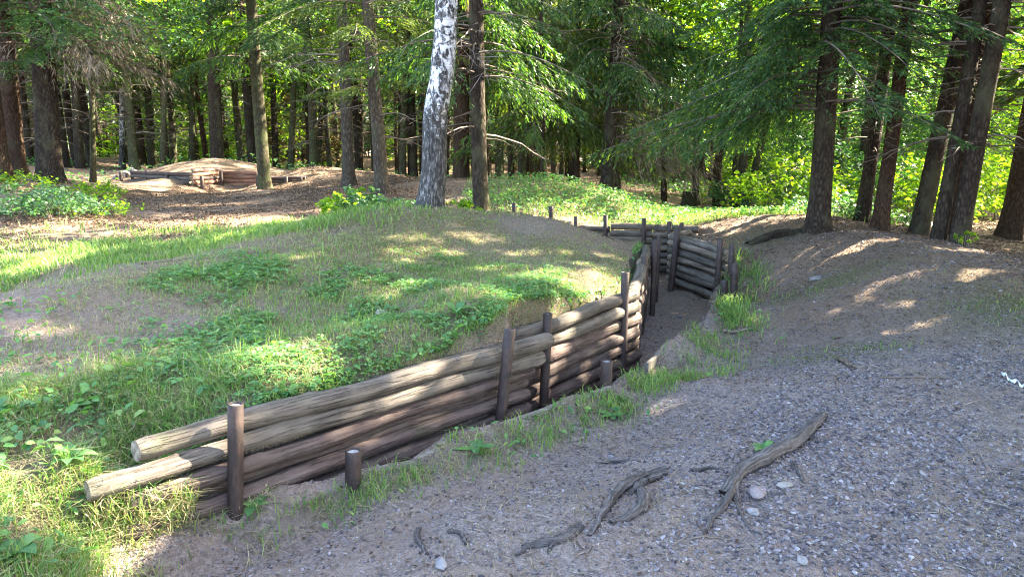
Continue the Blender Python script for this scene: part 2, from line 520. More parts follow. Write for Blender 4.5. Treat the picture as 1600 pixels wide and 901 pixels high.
m_post, nt, b = newmat('rusty_brown_steel')
v = coords(nt, rand=True)
n = noise(nt, v, 14, 6, .7)
nt.links.new(ramp(nt, n, [(.3, (.014, .009, .008)), (.52, (.034, .021, .018)), (.66, (.055, .032, .025)), (.78, (.11, .055, .035))]), b.inputs['Base Color'])
b.inputs['Roughness'].default_value = .62
b.inputs['Specular IOR Level'].default_value = .4
streak = noise(nt, coords(nt, (40, 40, 4), rand=True), 1.0, 5, .7)
base_ = [l.from_socket for l in nt.links if l.to_socket == b.inputs['Base Color']][0]
nt.links.new(mix(nt, ramp(nt, streak, [(.55, (0,) * 3), (.68, (.7,) * 3)]), base_, (.085, .045, .03)), b.inputs['Base Color'])
bump(nt, b, noise(nt, v, 90, 3, .6), .4, .006)
m_fill, nt, b = newmat('concrete_fill')
nt.links.new(ramp(nt, noise(nt, coords(nt), 60, 4), [(.3, (.16, .15, .14)), (.7, (.42, .41, .4))]), b.inputs['Base Color'])
m_wire, nt, b = newmat('old_wire')
b.inputs['Base Color'].default_value = (.05, .045, .04, 1); b.inputs['Metallic'].default_value = .6; b.inputs['Roughness'].default_value = .6

def log(parent, p0, p1, r0, r1, mat, seed, bow=.012, segs=18, n=44, label=None):
    """one log: local X runs along the trunk"""
    rs = R0(seed)
    p0, p1 = np.asarray(p0, float), np.asarray(p1, float)
    L = np.linalg.norm(p1 - p0)
    x = np.linspace(0, L, n)
    ph = rs.rand(6) * 6.28
    yy = bow * np.sin(x / L * PI + ph[0]) + .008 * np.sin(x * 4 + ph[1])
    zz = bow * .7 * np.sin(x / L * 2.3 + ph[2]) + .006 * np.sin(x * 5 + ph[3])
    rad = np.linspace(r0, r1, n) * (1 + .04 * np.sin(x * 7 + ph[4]))
    knots = [(rs.rand(), rs.rand() * 6.28, .1 + .16 * rs.rand()) for _ in range(int(3 + L * 2.5))]
    cr = [(rs.rand() * 6.28, rs.rand() * 1.5) for _ in range(3)]
    def rf(t, th):
        r = np.ones((n, segs))
        for kt, ka, kh in knots:
            da = np.angle(np.exp(1j * (th - ka)))
            r = r + kh * np.exp(-((t - kt) * L / .045) ** 2 - (da / .38) ** 2)
        for ca_, k in cr:
            da = np.angle(np.exp(1j * (th - ca_ - k * (t - .5) * .6)))
            r = r - .10 * np.exp(-(da / .16) ** 2) * (.4 + .6 * np.sin(t * 7 + ca_) ** 2)
        r = r + .05 * np.sin(2 * th + ph[5]) + .02 * (fbm(np.broadcast_to(t * L * 14, r.shape), np.broadcast_to(th * 2.2, r.shape), seed, 3) - .5) * 2
        e = np.minimum(t, 1 - t) * L
        return r * (1 - .12 * np.exp(-(e / .018) ** 2))
    mb = MB()
    tube(mb, np.stack([x, yy, zz], 1), rad, segs, 0, True, 1, rf)
    o = mb.build('log', [mat, m_end], parent)
    d = Vector(p1 - p0).normalized()
    q = d.to_track_quat('X', 'Z')
    o.rotation_euler = q.to_euler()
    o.location = Vector(p0) - parent.location
    if label: o['label'] = label
    return o

def post_mesh(h, r, seed=0):
    mb = MB()
    zs = [-.3, 0, h * .33, h * .66, h - .004, h]
    rr = [r, r, r * 1.005, r, r, r * .93]
    tube(mb, [(0, 0, z) for z in zs], rr, 20, 0, False)
    # pipe rim, recessed concrete filling
    th = np.linspace(0, 2 * PI, 20, endpoint=False)
    def ring(rad, z): return np.stack([np.cos(th) * rad, np.sin(th) * rad, np.full(20, z)], 1)
    v = np.concatenate([ring(r * .93, h), ring(r * .82, h), ring(r * .8, h - .012)])
    f = [[a * 20 + j, a * 20 + (j + 1) % 20, (a + 1) * 20 + (j + 1) % 20, (a + 1) * 20 + j] for a in range(2) for j in range(20)]
    mb.add(v, f, 0)
    c = np.concatenate([ring(r * .8, h - .012), [(0, 0, h - .008)]])
    mb.add(c, [[j, (j + 1) % 20, 20] for j in range(20)], 1)
    return mb.mesh('post', [m_post, m_fill])

def post(parent, base, top, r, label=None, name='post'):
    base, top = np.asarray(base, float), np.asarray(top, float)
    d = top - base
    me = post_mesh(float(np.linalg.norm(d)), r)
    o = link(name, me, parent)
    o.rotation_euler = Vector(d).to_track_quat('Z', 'Y').to_euler()
    o.location = Vector(base) - (parent.location if parent else Vector())
    if label: o['label'] = label
    return o

def upost(parent, ub, vb, ut, vt, Y, w, label=None, dY=0, zb=None, name='post'):
    """post from photograph pixels: base, top, distance and apparent width"""
    b_, t_ = at(ub, vb, Y), at(ut, vt, Y + dY)
    if zb is not None:
        b_ = b_ + (t_ - b_) * ((zb - b_[2]) / (t_[2] - b_[2]))
    dep = (t_ - EYE) @ FW
    return post(parent, b_, t_, w * dep / F / 2, label, name)

def wire_ring(parent, c, r, tilt=.3, n=40, turns=2):
    t = np.linspace(0, turns * 2 * PI, n)
    pts = np.stack([np.cos(t) * r, np.sin(t) * r, np.sin(t + .6) * r * tilt + t * .0025], 1)
    mb = MB(); tube(mb, pts, .0022, 5)
    return mb.build('wire_tie', m_wire, parent, loc=c)

# ------------------------------------------------------------------ near wall
def lerp(a, b, t): return np.asarray(a) * (1 - t) + np.asarray(b) * t
A0, A1 = np.array([-1.80, 3.12]), np.array([.27, 5.34])
def onA(s, z, off=0.0):
    p = lerp(A0, A1, s)
    return np.array([p[0] + off * .73, p[1] - off * .68, z])
W1 = thing('log_wall', (-.8, 4.2, -.28), 'long low wall of six grey and brown logs beside the trench entrance', 'log wall', 'log walls lining the trenches')
log(W1, onA(.03, .285), onA(.995, .265), .057, .066, m_log_grey, 11, .014, 20, 70, 'grey weathered top log with a long split')
log(W1, onA(-.045, .170, .03), onA(.97, .150), .048, .052, m_log_grey, 12, .012, 20, 70, 'grey log with a pale sawn end')
log(W1, onA(.01, .060, .01), onA(.94, .045), .051, .052, m_log_brown, 13, .012, 20, 64)
log(W1, onA(.03, -.022, -.045), onA(.93, -.045, -.045), .040, .046, m_log_brown, 14, .01)
log(W1, onA(.0, -.095, .025), onA(.92, -.118, .01), .048, .052, m_log_brown, 15, .014)
log(W1, onA(.0, -.19, .02), onA(.92, -.218, .01), .047, .052, m_log_brown, 16, .01)
log(W1, onA(.02, -.275, .0), onA(.9, -.31, .0), .045, .05, m_log_brown, 17, .01)
upost(W1, 368, 802, 368, 630, 3.42, 24, 'straight rusty pipe post')
p2 = upost(W1, 781, 672, 797, 513, 4.78, 18.5, 'tilted pipe post with a wire tie', dY=.03)
wire_ring(W1, Vector(at(787, 590, 4.78)) - W1.location, .052)

B0, B1 = np.array([.03, 5.44]), np.array([1.2, 7.02])
def onB(s, z, off=0.0):
    p = lerp(B0, B1, s)
    return np.array([p[0] + off * .8, p[1] - off * .6, z])
W2 = thing('log_wall', (.7, 6.3, -.5), 'brown log wall on the trench side between tilted post and bend', 'log wall', 'log walls lining the trenches')
for i, z in enumerate([.265, .14, .02, -.1, -.225, -.345, -.46]):
    log(W2, onB(-.06 + .03 * (i % 2), z - .01), onB(1.0 + .02 * (i % 3), z + .01), .066 if i else .06, .062, m_log_grey if i < 2 else m_log_brown, 30 + i, .012, 18, 50)
upost(W2, 849, 645, 856, 489, 5.55, 15, 'upright brown post beside the overlapping log ends')
upost(W2, 972, 592, 977, 425, 6.75, 13, 'tall dark post at the bend')
wire_ring(W2, Vector(at(857, 565, 5.55)) - W2.location, .045)

C0, C1 = np.array([1.19, 7.03]), np.array([1.93, 10.4])
W3 = thing('log_wall', (1.6, 8.6, -.5), 'dark log wall seen edge-on under the mound, held by slim posts', 'log wall', 'log walls lining the trenches')
for i, z in enumerate([.28, .16, .035, -.085, -.205, -.325, -.44]):
    a, c = lerp(C0, C1, 0), lerp(C0, C1, 1)
    m_ = m_log_grey if i < 1 else m_log_brown
    log(W3, [a[0], a[1], z - .005], [lerp(C0, C1, .5)[0], lerp(C0, C1, .5)[1], z], .064, .06, m_, 40 + i, .01, 16, 34)
    log(W3, [lerp(C0, C1, .51)[0], lerp(C0, C1, .51)[1], z + .01], [c[0], c[1], z + .01], .062, .058, m_, 50 + i, .01, 16, 34)
for ub, vb, ut, vt, Y, w in [(1001,518,1007,401,8.55,10.5),(1019,492,1023,376,9.6,8.5),(1025,455,1030,368,10.45,7.5)]:
    upost(W3, ub, vb, ut, vt, Y, w, zb=-.5)

# ------------------------------------------------------------------ wall on the far bank
D0, D1 = np.array([3.0, 10.1]), np.array([2.56, 11.66])
W4 = thing('log_wall', (2.75, 10.9, -.5), 'mossy log wall along the far bank below the bare path mound', 'log wall', 'log walls lining the trenches')
for i, z in enumerate([.27, .165, .05, -.065, -.18, -.295, -.41]):
    a = lerp(D0, D1, -.02 + .02 * (i % 2)); c = lerp(D0, D1, 1.0 + .01 * (i % 3))
    log(W4, [a[0], a[1], z + (.02 if i % 2 else -.01)], [c[0], c[1], z + .035], .058, .062, m_log_pale if i in (1, 3) else m_log_grey, 60 + i, .014, 16, 40)
    e = lerp(D0, D1, 1.0)
    log(W4, [e[0] - .01, e[1] + .06, z + .03], [e[0] + .42, e[1] + .5, z + .03], .056, .056, m_log_grey, 70 + i, .005, 14, 16)
upost(W4, 1049, 447, 1059, 357, 11.25, 10, 'tall post in the middle of the wall', zb=-.5)
for ub, vb, ut, vt, Y, w in [(1119,470,1126,373,9.98,9.5),(1140,470,1144,381,9.85,9.5)]:
    upost(W4, ub, vb, ut, vt, Y, w, 'slim post at the grassy end of the wall', zb=-.45)

E0, E1 = np.array([3.2, 12.52]), np.array([1.0, 13.12])
W5 = thing('log_wall', (2.1, 12.8, -.5), 'farther log wall of four pale courses below the weedy green mound', 'log wall', 'log walls lining the trenches')
for i, z in enumerate([.33, .215, .10, -.02, -.14, -.26, -.38]):
    for s0, s1, k in ((0, .335, 0), (.34, .66, 1), (.665, 1.0, 2)):
        a, c = lerp(E0, E1, s0), lerp(E0, E1, s1)
        log(W5, [a[0], a[1], z - .05 * (s0 > .5) + .01 * k], [c[0], c[1], z - .05 * (s1 > .9)], .056, .058, m_log_pale if (i + k) % 2 else m_log_grey, 80 + i * 3 + k, .008, 12, 18)
for ub, vt, w, Y in [(900,338,7,13.0),(946,336,7,12.9),(1006,341,7,12.6),(1046,346,7.5,12.3),(1065,348,6.5,12.25)]:
    upost(W5, ub, 400, ub, vt, Y, w, zb=-.4)

# free standing stub posts and posts that only show their tops
upost(None, 552, 756, 552, 703, 3.72, 25, name='stub_post')
o = bpy.context.scene.objects['stub_post']; tag(o, 'short pipe stub with pale filling in the grass, opposite the first tall post', 'post', 'stub posts on the trench edge')
o = upost(None, 946, 618, 948, 563, 5.2, 19, name='stub_post'); tag(o, 'rusty brown stub standing at the far end of the wooden edging', 'post', 'stub posts on the trench edge')
o = upost(None, 1130, 478, 1131, 438, 9.4, 12.5, name='stub_post'); tag(o, 'short round stub with pale sawn-looking top in tall grass', 'post', 'stub posts on the trench edge')
o = upost(None, 1146, 470, 1148, 411, 9.3, 11.5, name='stub_post'); tag(o, 'thick dark post beside the pale topped stub in tall grass', 'post', 'stub posts on the trench edge')
for u, vt, Y, lab in [(803,317,11.6,'small dark post top showing behind the birch mound crest, by the spruce'),
                 (861,322,12.2,'small dark post top below the weedy slope, alone beyond the gravel crest'),
                 (1088,349,14.2,'first small post in the row leading away over the path mound'),
                 (1104,351,15.5,'thinnest post in the row leading away over the path mound'),
                 (1114,349,16.5,'post touching its neighbour at the end of the row over the path mound'),
                 (1118,350,16.9,'last post of the row leading away over the path mound')]:
    t_ = at(u, vt, Y)
    o = post(None, (t_[0], t_[1], min(Hs(t_[0], t_[1]) - .05, t_[2] - .3)), t_, .038, None, 'steel_post')
    tag(o, lab, 'post', 'post tops beyond the mounds')

# ------------------------------------------------------------------ edging board
m_board, nt, b = newmat('grey_edging_board')
v = coords(nt, (2, 40, 40), rand=True)
nt.links.new(ramp(nt, noise(nt, v, 1.5, 6, .65), [(.3, (.06, .05, .042)), (.55, (.15, .13, .11)), (.75, (.24, .215, .185))]), b.inputs['Base Color'])
bump(nt, b, noise(nt, v, 2, 4), .5, .006)
def board(pts, wd, hg, label, seed):
    P = smooth_path(pts, 26)
    rs = R0(seed)
    p, t, a, c = frames(P)
    prof = [(-wd / 2, -hg), (wd / 2, -hg), (wd / 2, -.006), (wd / 2 - .006, 0), (-wd / 2 + .006, 0), (-wd / 2, -.006)]
    org = p[len(p) // 2].copy()
    V = np.stack([p - org + a * x + np.array([0, 0, 1.]) * (y + (.006 * np.sin(np.arange(len(p)) * .8 + seed) if y > -.02 else 0))[:, None] if isinstance(y, np.ndarray) else p - org + a * x + np.array([0, 0, 1.]) * y + rs.randn(len(p), 3) * .0012 for x, y in prof], 1)
    k = len(prof)
    n = len(p)
    f = [[i * k + j, i * k + (j + 1) % k, (i + 1) * k + (j + 1) % k, (i + 1) * k + j] for i in range(n - 1) for j in range(k)]
    mb = MB(); mb.add(V, f, 0, False); mb.add(V[0], [list(range(k))[::-1]], 0, False); mb.add(V[-1], [list(range(k))], 0, False)
    return tag(mb.build('edging_board', m_board, None, org), label, 'edging board', 'wooden boards edging the trench')
def kp(u, v, Y, dz=.0): return at(u, v, Y) + np.array([0, 0, dz])
board([kp(560,760,3.7,.0), kp(600,742,3.84,.01), kp(660,715,3.98,.02), kp(716,694,4.2,.03)], .035, .12, 'weathered edging board half buried in grass nearest the pipe stub', 1)
board([kp(700,700,4.16,.04), kp(790,668,4.5,.045), kp(870,642,4.78,.05), kp(955,611,5.16,.045)], .04, .14, 'long clean grey edging board ending at the rusty stub', 2)
board([kp(1010,575,5.9,.05), kp(1060,540,6.75,.06), kp(1100,510,7.7,.06), kp(1112,497,8.3,.05)], .03, .1, 'curved thin edging board beside the gravel trench floor beyond the grass tuft', 3)
# ------------------------------------------------------------------ ground cover (stuff)
m_grass = leafmat('grass_blades', [(0, (.075, .15, .04)), (.45, (.13, .235, .055)), (.8, (.19, .28, .075)), (1, (.30, .31, .12))], .35, .5)
m_straw = leafmat('dry_grass', [(0, (.15, .13, .06)), (.5, (.29, .25, .13)), (1, (.44, .39, .23))], .25, .7, .2, (1.1, 1.05, .8))
m_weed = leafmat('weed_leaves', [(0, (.05, .135, .05)), (.5, (.09, .21, .065)), (.85, (.14, .26, .075)), (1, (.22, .30, .09))], .35, .5)
m_litter = leafmat('dead_leaves', [(0, (.04, .025, .017)), (.5, (.10, .064, .042)), (.85, (.18, .122, .08)), (1, (.32, .25, .18))], 0, .9, .1)

def scatter(rs, x0, x1, y0, y1, n, dens, seed=0):
    x = rs.uniform(x0, x1, n); y = rs.uniform(y0, y1, n)
    k = rs.rand(n) < dens(x, y)
    x, y = x[k], y[k]
    return x, y, H(x, y)

def blades(rs, x, y, z, h, w, lean=.5):
    """curved grass blades, five corners each"""
    n = len(x)
    az = rs.rand(n) * 2 * PI
    h = h * (.55 + .9 * rs.rand(n)); w = w * (.6 + .8 * rs.rand(n))
    ln = lean * (.3 + 1.2 * rs.rand(n)) * h
    dx, dy = np.cos(az), np.sin(az)
    fz = az + PI / 2 + rs.randn(n) * .5
    sx, sy = np.cos(fz) * w / 2, np.sin(fz) * w / 2
    b = np.stack([x, y, z - .01], 1)
    m = b + np.stack([dx * ln * .35, dy * ln * .35, h * .6 + .01], 1)
    t = b + np.stack([dx * ln, dy * ln, h * (1 - .25 * np.clip(ln / (h + 1e-6), 0, 1.5)) + .01], 1)
    s = np.stack([sx, sy, sx * 0], 1)
    return np.stack([b - s, b + s, m + s * .8, t, m - s * .8], 1)

def leaves(rs, c, size, tilt=.6, asp=.62, k=6, up=None):
    """single leaf blades: a pointed oval of k corners at centre c"""
    n = len(c)
    az = rs.rand(n) * 2 * PI
    nx_, ny_ = rs.randn(n) * tilt, rs.randn(n) * tilt
    N = np.stack([nx_, ny_, np.ones(n)], 1)
    if up is not None: N = up + rs.randn(n, 3) * tilt
    N /= np.linalg.norm(N, axis=1)[:, None]
    A = np.stack([np.cos(az), np.sin(az), np.zeros(n)], 1)
    A -= N * (A * N).sum(1)[:, None]; A /= np.linalg.norm(A, axis=1)[:, None] + 1e-9
    B = np.cross(N, A)
    s = (size * (.6 + .8 * rs.rand(n)))[:, None]
    if k == 6: pr = [(-.5, 0), (-.22, -.42), (.15, -.5), (.5, 0), (.15, .5), (-.22, .42)]
    else: pr = [(-.5, 0), (0, -.5), (.5, 0), (0, .5)]
    return np.stack([c + A * s * px + B * s * py * asp - N * s * (.12 * (py != 0) * -1) for px, py in pr], 1)

def trifoliate(rs, x, y, z, size, hgt):
    """three leaflets round a point on a short stalk"""
    n = len(x)
    az = rs.rand(n) * 2 * PI
    s = size * (.55 + .9 * rs.rand(n))
    hz = z + hgt * (.3 + rs.rand(n))
    tl = np.stack([rs.randn(n) * .35, rs.randn(n) * .35, np.ones(n)], 1)
    tl /= np.linalg.norm(tl, axis=1)[:, None]
    out = []
    for j in range(3):
        a = az + j * 2.09 + rs.randn(n) * .15
        A = np.stack([np.cos(a), np.sin(a), -.15 - .2 * rs.rand(n)], 1)
        A -= tl * (A * tl).sum(1)[:, None] * .7
        A /= np.linalg.norm(A, axis=1)[:, None]
        B = np.cross(tl, A)
        c = np.stack([x, y, hz], 1)
        S_ = s[:, None]
        pr = [(.05, 0), (.35, -.30), (.75, -.34), (1.0, 0), (.75, .34), (.35, .30)]
        out.append(np.stack([c + A * S_ * p + B * S_ * q + tl * S_ * (.10 if q else 0) for p, q in pr], 1))
    return np.concatenate(out)

rs = R0(5)
mbg, mbs, mbw, mbl = MB(), MB(), MB(), MB()
nz = lambda x, y, s, seed: fbm(x * s, y * s, seed, 3)
def near_masks(x, y):
    return masks(x, y)
# weeds on the mound face
def d_green(x, y):
    m = masks(x, y); return np.clip(m['green'] * 1.1, 0, 1) * sstep(.44, .60, nz(x, y, 2.6, 4) + .08 * m['green'])
x, y, z = scatter(rs, -3.2, 2.0, 3.0, 8.5, 60000, d_green)
mbw.quads(trifoliate(rs, x, y, z, .021, .04))
x, y, z = scatter(rs, -3.2, 2.0, 3.0, 8.5, 5000, d_green)
mbw.quads(leaves(rs, np.stack([x, y, z + .03 + .025 * rs.rand(len(x))], 1), .046, .5, .45))
x, y, z = scatter(rs, -3.2, 2.0, 3.0, 9, 60000, lambda x, y: np.clip(masks(x, y)['green'], 0, 1) * .85)
mbg.blades(blades(rs, x, y, z, .055, .0045, .9))
x, y, z = scatter(rs, -4.5, -1, 3.6, 7.5, 16000, lambda x, y: np.clip(masks(x, y)['bare'] * 1.2, 0, 1) * sstep(.45, .62, nz(x, y, 2.4, 148)))
mbs.blades(blades(rs, x, y, z, .035, .0045, 2.2)); k = rs.rand(len(x)) < .35
mbg.blades(blades(rs, x[k], y[k], z[k], .06, .005, .9))
x, y, z = scatter(rs, -4.5, -1, 3.6, 7.5, 2600, lambda x, y: np.clip(masks(x, y)['bare'] * 1.2, 0, 1) * sstep(.5, .62, nz(x, y, 2.0, 158)))
mbw.quads(leaves(rs, np.stack([x, y, z + .03], 1), .06, .5, .4))
# taller mixed stems among the weeds
x, y, z = scatter(rs, -3.2, 2.0, 3.0, 8.5, 5000, lambda x, y: np.clip(masks(x, y)['green'], 0, 1) * sstep(.5, .65, nz(x, y, 3.3, 168)))
mbg.blades(blades(rs, x, y, z, .13, .007, .7)); mbs.blades(blades(rs, x[::4], y[::4], z[::4], .15, .004, .8))
# thin cropped grass on the crest
x, y, z = scatter(rs, -5, 2.4, 4.5, 12, 150000, lambda x, y: np.clip(masks(x, y)['crest'] * 1.2, 0, 1) * sstep(.25, .55, nz(x, y, 3, 8)))
k = rs.rand(len(x)) < .30
mbg.blades(blades(rs, x[k], y[k], z[k], .045, .005, 1.0))
mbs.blades(blades(rs, x[~k], y[~k], z[~k], .03, .005, 2.6))
# straw lying over the weeds and earth
x, y, z = scatter(rs, -3.5, 2.2, 2.6, 9, 70000, lambda x, y: .15 + .6 * left_of_trench(x, y) * (1 - masks(x, y)['bare'] * .8))
k = left_of_trench(x, y)
mbs.blades(blades(rs, x[k], y[k], z[k], .03, .0035, 2.6))
# strip behind the mound
x, y, z = scatter(rs, -9, 0, 7, 13, 60000, lambda x, y: np.clip(masks(x, y)['strip'] * 1.3, 0, 1) * sstep(.3, .5, nz(x, y, 1.6, 18)))
mbg.blades(blades(rs, x, y, z, .10, .011, .6))
x, y, z = scatter(rs, -9, 0, 7, 13, 16000, lambda x, y: np.clip(masks(x, y)['strip'], 0, 1) * .8)
mbs.blades(blades(rs, x, y, z, .09, .007, 1.2))
# tall grass at the end of the wall
x, y, z = scatter(rs, -2.9, -1.4, 2.2, 4.6, 42000, lambda x, y: np.clip(masks(x, y)['lowl'] * 1.5, 0, 1) * sstep(.25, .5, nz(x, y, 3.5, 28)))
k = rs.rand(len(x)) < .68
mbg.blades(blades(rs, x[k], y[k], z[k], .10, .0048, .9))
mbs.blades(blades(rs, x[~k], y[~k], z[~k], .09, .004, 1.6))
x, y, z = scatter(rs, -2.9, -1.4, 2.2, 4.6, 700, lambda x, y: np.clip(masks(x, y)['lowl'] * 1.3, 0, 1))
mbw.quads(leaves(rs, np.stack([x, y, z + .05 + .05 * rs.rand(len(x))], 1), .06, .5, .5))
x, y, z = scatter(rs, -2.4, -.7, 2.4, 3.7, 9000, lambda x, y: blob(x, y, [(200,800,.25,.2),(260,815,.22,.15),(330,830,.25,.12),(420,815,.2,.1),(140,860,.3,.15)]) * sstep(.35, .55, nz(x, y, 5, 138)))
mbs.blades(blades(rs, x, y, z, .05, .004, 2.2))
k = rs.rand(len(x)) < .3
mbg.blades(blades(rs, x[k], y[k], z[k], .08, .005, 1.0))
# tufts and weeds along the kerb and in the corner by the stubs
def d_k(x, y): return np.clip(masks(x, y)['kg'] * 1.4, 0, 1) * sstep(.32, .62, nz(x, y, 5, 38))
x, y, z = scatter(rs, -1.4, 3.8, 3.2, 10.8, 130000, d_k)
tall = np.interp(y, [3, 5, 7, 9, 10.5], [.06, .075, .10, .15, .17]) * (.5 + 1.1 * nz(x, y, 4, 39))
mbg.blades(blades(rs, x, y, z, tall, .0035 + .0005 * y, .8))
x, y, z = scatter(rs, -1.4, 3.2, 3.2, 9, 50000, lambda x, y: np.clip(masks(x, y)['kg'] * 1.2, 0, 1) * .7)
mbs.blades(blades(rs, x, y, z, .035, .004, 2.5))
x, y, z = scatter(rs, -1.4, 3.0, 3.2, 9, 9000, lambda x, y: np.clip(masks(x, y)['kg'] * 1.2, 0, 1) * sstep(.4, .6, nz(x, y, 3, 48)))
mbw.quads(leaves(rs, np.stack([x, y, z + .015 + .03 * rs.rand(len(x))], 1), .045, .5, .5))
# grass hanging over the wall tops
for (a0, a1, n) in ((A0, A1, 420), (B0, B1, 200), (C0, C1, 420)):
    t = rs.rand(n); q = a0[None] * (1 - t[:, None]) + a1[None] * t[:, None] + np.array([-.06, .05]) * (1 + rs.rand(n))[:, None]
    mbg.blades(blades(rs, q[:, 0], q[:, 1], H(q[:, 0], q[:, 1]), .09, .005, 1.4))
    mbw.quads(leaves(rs, np.stack([q[::2, 0], q[::2, 1], H(q[::2, 0], q[::2, 1]) + .04], 1), .05, .6))
n = 1500; t = rs.uniform(-.05, .10, n); q = A0[None] * (1 - t[:, None]) + A1[None] * t[:, None] + np.array([.05, -.045]) * rs.rand(n)[:, None] * 1.4
zq = rs.uniform(-.28, .12, n) * (1 - .6 * np.clip(t / .1, 0, 1))
mbs.blades(blades(rs, q[:900, 0], q[:900, 1], zq[:900], .07, .004, 1.8))
mbg.blades(blades(rs, q[900:, 0], q[900:, 1], zq[900:], .09, .005, 1.0))
# sparse shoots on the path, green on the far mound
x, y, z = scatter(rs, -1, 6, 2.4, 10, 26000, lambda x, y: np.clip(masks(x, y)['moss'], 0, 1) * sstep(.5, .62, nz(x, y, 3, 58)) * .7)
mbg.blades(blades(rs, x, y, z, .05, .005, .9))
x, y, z = scatter(rs, -1.2, 5, 2.2, 7, 40000, lambda x, y: sstep(.52, .66, nz(x, y, 1.5, 68)) * .5 * ~left_of_trench(x, y))
mbs.blades(blades(rs, x, y, z, .014, .003, 3.0))
x, y, z = scatter(rs, -1, 10, 12.8, 22, 30000, lambda x, y: np.clip(masks(x, y)['farg'] * 1.4, 0, 1) * sstep(.3, .5, nz(x, y, .8, 78)))
mbw.quads(leaves(rs, np.stack([x, y, z + .06 + .1 * rs.rand(len(x))], 1), .06, .6, .6))
x, y, z = scatter(rs, -1, 12, 12.8, 24, 60000, lambda x, y: np.clip(masks(x, y)['farg'] * 1.4, 0, 1) * .8)
mbg.blades(blades(rs, x, y, z, .12, .010, .8))
x, y, z = scatter(rs, -1, 12, 12.8, 20, 26000, lambda x, y: np.clip(masks(x, y)['farg'] * 1.2, 0, 1) * sstep(.45, .6, nz(x, y, .9, 79)))
mbs.blades(blades(rs, x, y, z, .08, .010, 1.6))
# low growth between the far trunks
def d_far(x, y): return sstep(.5, .66, nz(x, y, .25, 88)) * .9 * (1 - sstep(-14, -12, x) * (1 - sstep(0, 4, x)) * (y < 27))
x, y, z = scatter(rs, 5, 34, 16, 48, 24000, d_far)
mbw.quads(leaves(rs, np.stack([x, y, z + .05 + .35 * rs.rand(len(x)) ** 2], 1), .14, .6, .6))
x, y, z = scatter(rs, -26, 2, 22, 48, 16000, d_far)
mbw.quads(leaves(rs, np.stack([x, y, z + .05 + .3 * rs.rand(len(x)) ** 2], 1), .13, .6, .6))
grass = tag(mbg.build('grass', m_grass), 'short green grass growing on the mounds and trench edges', 'grass', kind='stuff')
dry = tag(mbs.build('dry_grass', m_straw), 'bleached straw and cropped dry grass on the mound crest', 'dry grass', kind='stuff')
weeds = tag(mbw.build('weeds', m_weed), 'low leafy green weeds covering the mound and edges', 'weeds', kind='stuff')
# dead leaves and needles
x, y, z = scatter(rs, -10, 1.5, 9, 24, 120000, lambda x, y: masks(x, y)['litter'] * sstep(.25, .6, nz(x, y, .9, 98)))
mbl.quads(leaves(rs, np.stack([x, y, z + .012], 1), .042, .5, .5, 4))
x, y, z = scatter(rs, -3, 6, 2.2, 11, 30000, lambda x, y: .25 + .5 * sstep(.45, .6, nz(x, y, .8, 108)))
mbl.quads(leaves(rs, np.stack([x, y, z + .006], 1), .022, .35, .35, 4))
x, y, z = scatter(rs, 1.6, 9, 5.0, 14, 60000, lambda x, y: (.15 + .85 * sstep(6, 8.5, y)) * sstep(.3, .6, nz(x, y, 1.1, 109)) * ~left_of_trench(x, y) * ~inside(x, y, POLY))
mbl.quads(leaves(rs, np.stack([x, y, z + .006], 1), .03, .4, .3, 4))
x, y, z = scatter(rs, 2.5, 13, 8.6, 20, 20000, lambda x, y: masks(x, y)['litter'] * .7)
mbl.quads(leaves(rs, np.stack([x, y, z + .01], 1), .05, .45, .5, 4))
tag(mbl.build('leaf_litter', m_litter), 'brown fallen leaves and needles strewn over bare soil', 'leaf litter', kind='stuff')

# ------------------------------------------------------------------ gravel
m_grav, nt, b = newmat('slate_gravel')
g = nd(nt, 'NewGeometry')
c = ramp(nt, g.outputs['Random Per Island'], [(0, (.04, .036, .043)), (.35, (.10, .088, .096)), (.65, (.15, .13, .138)), (.93, (.21, .185, .188)), (1, (.31, .285, .285))])
nt.links.new(mix(nt, .5, c, noise(nt, coords(nt), 160, 4, out='Color'), 'OVERLAY'), b.inputs['Base Color'])
b.inputs['Roughness'].default_value = .7
def pebbles(rs, x, y, z, s):
    n = len(x)
    t = (1 + 5 ** .5) / 2
    V = np.array([(-1,t,0),(1,t,0),(-1,-t,0),(1,-t,0),(0,-1,t),(0,1,t),(0,-1,-t),(0,1,-t),(t,0,-1),(t,0,1),(-t,0,-1),(-t,0,1)]) / np.hypot(1, t)
    Fc = np.array([(0,11,5),(0,5,1),(0,1,7),(0,7,10),(0,10,11),(1,5,9),(5,11,4),(11,10,2),(10,7,6),(7,1,8),(3,9,4),(3,4,2),(3,2,6),(3,6,8),(3,8,9),(4,9,5),(2,4,11),(6,2,10),(8,6,7),(9,8,1)])
    az = rs.rand(n) * 2 * PI
    ex = np.stack([.75 + .6 * rs.rand(n), .5 + .5 * rs.rand(n), .28 + .4 * rs.rand(n)], 1) * s[:, None]
    P = V[None] * (1 + .28 * rs.randn(n, 12, 1)) * ex[:, None]
    tx = rs.randn(n) * .25
    zz = P[..., 2] + P[..., 0] * tx[:, None]
    X = P[..., 0] * np.cos(az)[:, None] - P[..., 1] * np.sin(az)[:, None] + x[:, None]
    Y = P[..., 0] * np.sin(az)[:, None] + P[..., 1] * np.cos(az)[:, None] + y[:, None]
    Q = np.stack([X, Y, zz + z[:, None] + ex[:, 2:3] * .35], -1)
    return Q.reshape(-1, 3), (Fc[None] + np.arange(n)[:, None, None] * 12).reshape(-1, 3)
mbp = MB()
_GR = [(1420,760,1.2,.9),(1520,680,1.2,1.0),(1300,660,.9,.9),(1500,600,1.3,1.1),(1400,860,1.0,.5),(1300,800,.8,.6)]
